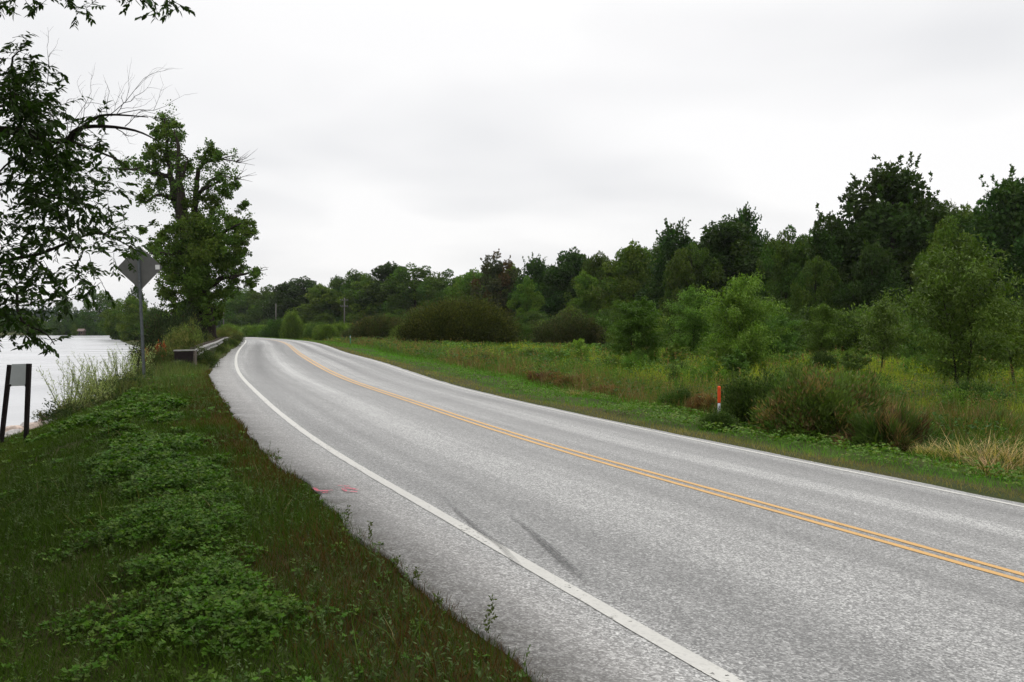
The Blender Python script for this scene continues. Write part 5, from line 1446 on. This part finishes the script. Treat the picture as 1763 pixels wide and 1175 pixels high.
stuff('ditch_weeds', [(V, F, c)], M_LEAF, 'leafy green weeds filling the ditch beside the right verge')

# --- meadow
def mk_(X, Y, s, d, rr):
    tr = d - DRIGHT
    return (tr > 8) & (rr.rand(len(X)) < np.clip((30 / Y) ** 1.5, .03, 1)) & (Y < np.interp(X, [-60, 0, 60], [260, 190, 110]))
X, Y, s, d, rr = scatter(530, 2800000, -110, 80, 6, 260, mk_)
big_ = vnoise(X, Y, 5, 91); b2 = vnoise(X, Y, 1.6, 92); b3 = vnoise(X, Y, 14, 93)
b4 = vnoise(X, Y, .8, 96); h_ = .40 * (1 + .4 * big_ + .45 * b2 + .35 * b4) * np.interp(Y, [20, 60], [.9, 1])
ye = sstep(-.35, .45, b3 * .5 + b2 * .6 + .12)
col = (1 - ye)[:, None] * np.array((.080, .150, .014)) + ye[:, None] * np.array((.235, .275, .026))
og = rr.rand(len(X)) < .05 * sstep(0, .6, big_); col[og] = (.22, .15, .03)
V, F, c = blade_patch(X, Y, rr, h_, .4, .013 * np.clip(Y / 22, 1, 7), (1, 1, 1), bend=.7, lean=.5, mul=1 + .32 * b2 + .2 * big_ + .15 * b4)
stuff('meadow_grass', [(V, F, c * np.repeat(col, 5, 0))], M_GRASS, 'yellow-green tall grass and goldenrod meadow before the forest')

X, Y, s, d, rr = scatter(531, 900000, -70, 60, 14, 130, lambda X, Y, s, d, rr: (d - DRIGHT > 8) & (rr.rand(len(X)) < np.clip((30 / Y) ** 1.4, .04, 1) * np.clip(vnoise(X, Y, 3.2, 94) * 1.3 + vnoise(X, Y, 1.1, 95) * .5, .01, 1)))
n = len(X); kk2 = 3; Hh = rr.uniform(.2, .62, n); C = np.repeat(np.stack([X, Y, ground(X, Y) + Hh], 1), kk2, 0); a = rr.rand(n * kk2) * 6.28
dirs = np.stack([np.cos(a), np.sin(a), rr.uniform(.0, .9, n * kk2)], 1); L = rr.uniform(.04, .075, n * kk2) * np.repeat(np.clip(Y / 30, 1, 3), kk2)
V, F, c = leaves(C, dirs, nrm(UP + rr.normal(size=C.shape) * .5), L, L * .5, T_DIA, np.repeat(tints(rr, n, (.065, .115, .018), .35, (.19, .17, .03), .10), kk2, 0))
stuff('meadow_weeds', [(V, F, c)], M_LEAF, 'leafy green and yellow flowering weeds through the meadow')
# darker leafy patches
X, Y, s, d, rr = scatter(533, 1400000, -70, 60, 10, 120, lambda X, Y, s, d, rr: (d - DRIGHT > 5) & (rr.rand(len(X)) < np.clip((26 / Y) ** 1.35, .04, 1) * np.clip(vnoise(X, Y, 2.6, 98) * 2.2 + vnoise(X, Y, .9, 99) * .8 - .75, 0, 1)))
n = len(X); kk2 = 3; Hh = rr.uniform(.15, .8, n) * (.75 + .35 * vnoise(X, Y, 1.2, 100)); C = np.repeat(np.stack([X, Y, ground(X, Y) + Hh], 1), kk2, 0); a = rr.rand(n * kk2) * 6.28
dirs = np.stack([np.cos(a), np.sin(a), rr.uniform(-.1, .8, n * kk2)], 1); L = rr.uniform(.05, .09, n * kk2) * np.repeat(np.clip(Y / 28, 1, 3), kk2)
V, F, c = leaves(C, dirs, nrm(UP + rr.normal(size=C.shape) * .5), L, L * .55, T_DIA, np.repeat(tints(rr, n, (.068, .130, .015), .35, (.11, .17, .02), .3), kk2, 0))
stuff('meadow_weeds', [(V, F, c)], M_LEAF, 'darker leafy patches of tall weeds in the meadow')
# brown seed heads standing over the grass
X, Y, s, d, rr = scatter(532, 300000, -60, 55, 10, 120, lambda X, Y, s, d, rr: (d - DRIGHT > 4.3) & (rr.rand(len(X)) < np.clip((22 / Y) ** 1.4, .04, 1) * np.clip(vnoise(X, Y, 2.0, 97) * 1.6 - .1, 0, 1) * np.where(d - DRIGHT > 9, .35, 1)))
n = len(X); kq = 7; Hs = rr.uniform(.55, 1.0, n); ii_ = np.repeat(np.arange(n), kq); tq = np.tile(np.linspace(.62, 1, kq), n); ln = rr.normal(size=(n, 2)) * .16
P = np.stack([X[ii_] + ln[ii_, 0] * Hs[ii_] * tq, Y[ii_] + ln[ii_, 1] * Hs[ii_] * tq, ground(X, Y)[ii_] + Hs[ii_] * tq], 1)
L = rr.uniform(.03, .06, len(P)) * np.clip(Y[ii_] / 20, 1, 2.5); cq = np.repeat(tints(rr, n, (.17, .105, .045), .3, (.13, .17, .03), .5), kq, 0)
parts_ = [leaves(P, nrm(rnd_unit(rr, len(P)) + UP * .8), rnd_unit(rr, len(P)), L, L * .5, T_DIA, cq)]
parts_.append(blades(np.stack([X, Y, ground(X, Y)], 1), nrm(np.stack([ln[:, 0], ln[:, 1], np.ones(n)], 1)), nrm(rr.normal(size=(n, 3)) * np.array([1, 1, 0]) + 1e-3), Hs, .006 * np.clip(Y / 16, 1, 4), np.full(n, .02), tints(rr, n, (.12, .09, .04), .2)))
stuff('seed_heads', parts_, M_GRASS, 'brown dock and grass seed heads standing over the ditch and meadow')
# named clumps along the ditch
fth = make_bush(601, 1.0, .9, 1.25, 16000, .12, (.070, .105, .022), (.15, .105, .045), .3, .5, .8, .26)
dkw = make_bush(602, .95, .9, 1.25, 12000, .085, (.042, .072, .016), (.075, .11, .03), .3, .35, .8, .45)
tus = make_bush(603, .7, .65, .55, 7000, .24, (.055, .092, .020), (.13, .09, .04), .3, .4, .9, .08, lump=.3)
rst = make_bush(604, .6, .6, .8, 7000, .10, (.13, .065, .03), (.17, .11, .06), .4, .75, .8, .25)
for (ms, u, D, rz, sx1, hs, lab) in [
        (dkw, 1288, 21.3, 0, .78, .85, 'dark leafy weed bush right beside the orange-capped marker post'), (dkw, 1330, 21.8, 1, 1.0, .95, 'dark leafy weed bush between the marker post and the feathery grass bush'),
        (fth, 1400, 18.6, 0, 1.05, .98, 'feathery arching brown-green grass bush, the larger of the two'), (fth, 1462, 19.6, 2, .8, 1.02, 'tan-topped feathery grass bush leaning against the larger one'),
        (tus, 1530, 16.8, 0, .95, 1.0, 'dark green rounded grass tussock near the verge'), (rst, 1512, 17.6, 1, .95, .62, 'rust-brown dead weeds behind the rounded grass tussock'),
        (tus, 1590, 17.5, 2, .8, .7, 'low grass tussock between the rounded one and the dry straw clumps'), (tus, 1700, 18.5, .7, 1.2, .95, 'broad green grass tussock behind the dry straw clumps'),
        (dkw, 1165, 25.5, 2, .6, .5, 'small dark weed bush left of the marker post'), (dkw, 1163, 33, .3, .3, .6, 'small dark upright weed standing alone in the meadow'), (dkw, 832, 50, 1.3, .8, .55, 'dark green weed bush at the near edge of the meadow, under the dome-shaped bush'),
        (rst, 1212, 24, 2, .7, .7, 'rust-brown dock clump just left of the marker post'), (rst, 940, 36, 0, 1.2, .7, 'rust-brown dock patch above the bright verge, left of centre'), (rst, 985, 34, 1, 1.1, .75, 'rust-brown dock patch with pale seed heads above the bright verge'),
        (rst, 1050, 31, 2, 1.1, .6, 'rust-brown dock patch below the dense dark sapling'), (dkw, 1236, 19.0, 1.2, .42, .33, 'low dark weeds hiding the foot of the marker post'), (dkw, 1430, 24, 2.2, .8, .7, 'dark weed bush behind the feathery grass bushes')]:
    put_bush('weed_clump', ms, u, D, rz, (sx1, sx1, hs), lab, 'weeds', 'weed clumps along the ditch')
mgw = make_bush(605, .9, .85, 1.0, 7000, .10, (.062, .108, .016), (.10, .15, .024), .35, .55, .8, .42, lump=.3)
rq = R(90)
for i in range(34):
    u = 880 + 26 * i + rq.uniform(-12, 12); D = rq.choice([24, 28, 33, 39, 46, 55, 66]) * rq.uniform(.92, 1.1); s_ = rq.uniform(.5, .95)
    while sd(np.array([(u - CXP) / FPX * D]), np.array([D]))[1][0] - DRIGHT < 10: D += 1.5
    put_bush('meadow_weed', [mgw, dkw, mgw, mgw, mgw][i % 5], u, D, i * 1.4, (s_, s_, rq.uniform(.45, .8)), rel_label(['leafy', 'dark', 'leafy', 'leafy', 'leafy'][i % 5] + ' meadow weed clump,', u), 'weeds', 'weed clumps in the meadow')
# dry straw clumps with broad bleached blades
def make_straw(seed, n, rad, H):
    rr = R(seed); a = rr.rand(n) * 6.28; q_ = rr.rand(n) ** .6 * rad; P = np.stack([np.cos(a) * q_, np.sin(a) * q_, np.zeros(n)], 1)
    B = nrm(np.stack([np.cos(a) + rr.normal(size=n) * .8, np.sin(a) + rr.normal(size=n) * .8, np.zeros(n)], 1)); A = nrm(UP + B * rr.uniform(.1, .6, (n, 1)))
    V, F, c = blades(P, A, B, H * rr.uniform(.5, 1.1, n), .014 * rr.uniform(.6, 1.3, n), rr.uniform(.3, 1.3, n), tints(rr, n, (.50, .36, .18), .35, (.085, .11, .03), .5), None)
    return mesh_np('straw', V, F, M_GRASS, c)
st1 = make_straw(1, 300, .42, .66); st2 = make_straw(2, 200, .34, .52)
for i, (me, u, D, s_, lab) in enumerate([(st1, 1745, 14.6, .95, 'bleached straw clump cut by the right border'), (st1, 1690, 15.0, 1.0, 'tallest bleached straw clump, second from the right border'), (st2, 1640, 15.6, 1.0, 'bleached straw clump in the middle of the dry row'),
                              (st2, 1590, 16.0, .7, 'low straw clump at the left end of the dry row'), (st1, 1725, 17.5, 1.0, 'straw clump behind the tallest one'), (st2, 1668, 17.2, .95, 'straw clump behind the middle of the dry row'), (st2, 1712, 13.6, .9, 'straw clump spilling onto the verge at the right'),
                              (st2, 990, 29.8, .75, 'pale straw tuft standing at the verge\'s edge left of centre')]):
    o = obj('straw_clump', me, None, at_ground(u, D)); o.scale = (s_,) * 3; o.rotation_euler = (0, 0, i * 1.3); tag(o, lab, 'dry grass', 'bleached straw clumps beside the verge')

# ------------------------------------------------------------------ thin moist air
t = NT('haze_air'); t.m.node_tree.nodes.remove(t.o) if False else None
pv = t.n('ShaderNodeVolumePrincipled'); pv.inputs['Color'].default_value = (.86, .90, .95, 1); pv.inputs['Density'].default_value = .00006; pv.inputs['Anisotropy'].default_value = .0
t.l(pv.outputs[0], t.o.inputs['Volume'])
m = MB(); m.box(-900, -60, -5.0, 600, 1250, 45)
hz_ = obj('haze', m.mesh('haze', t.m)); tag(hz_, 'thin humid air that softens the farthest woods', kind='stuff')
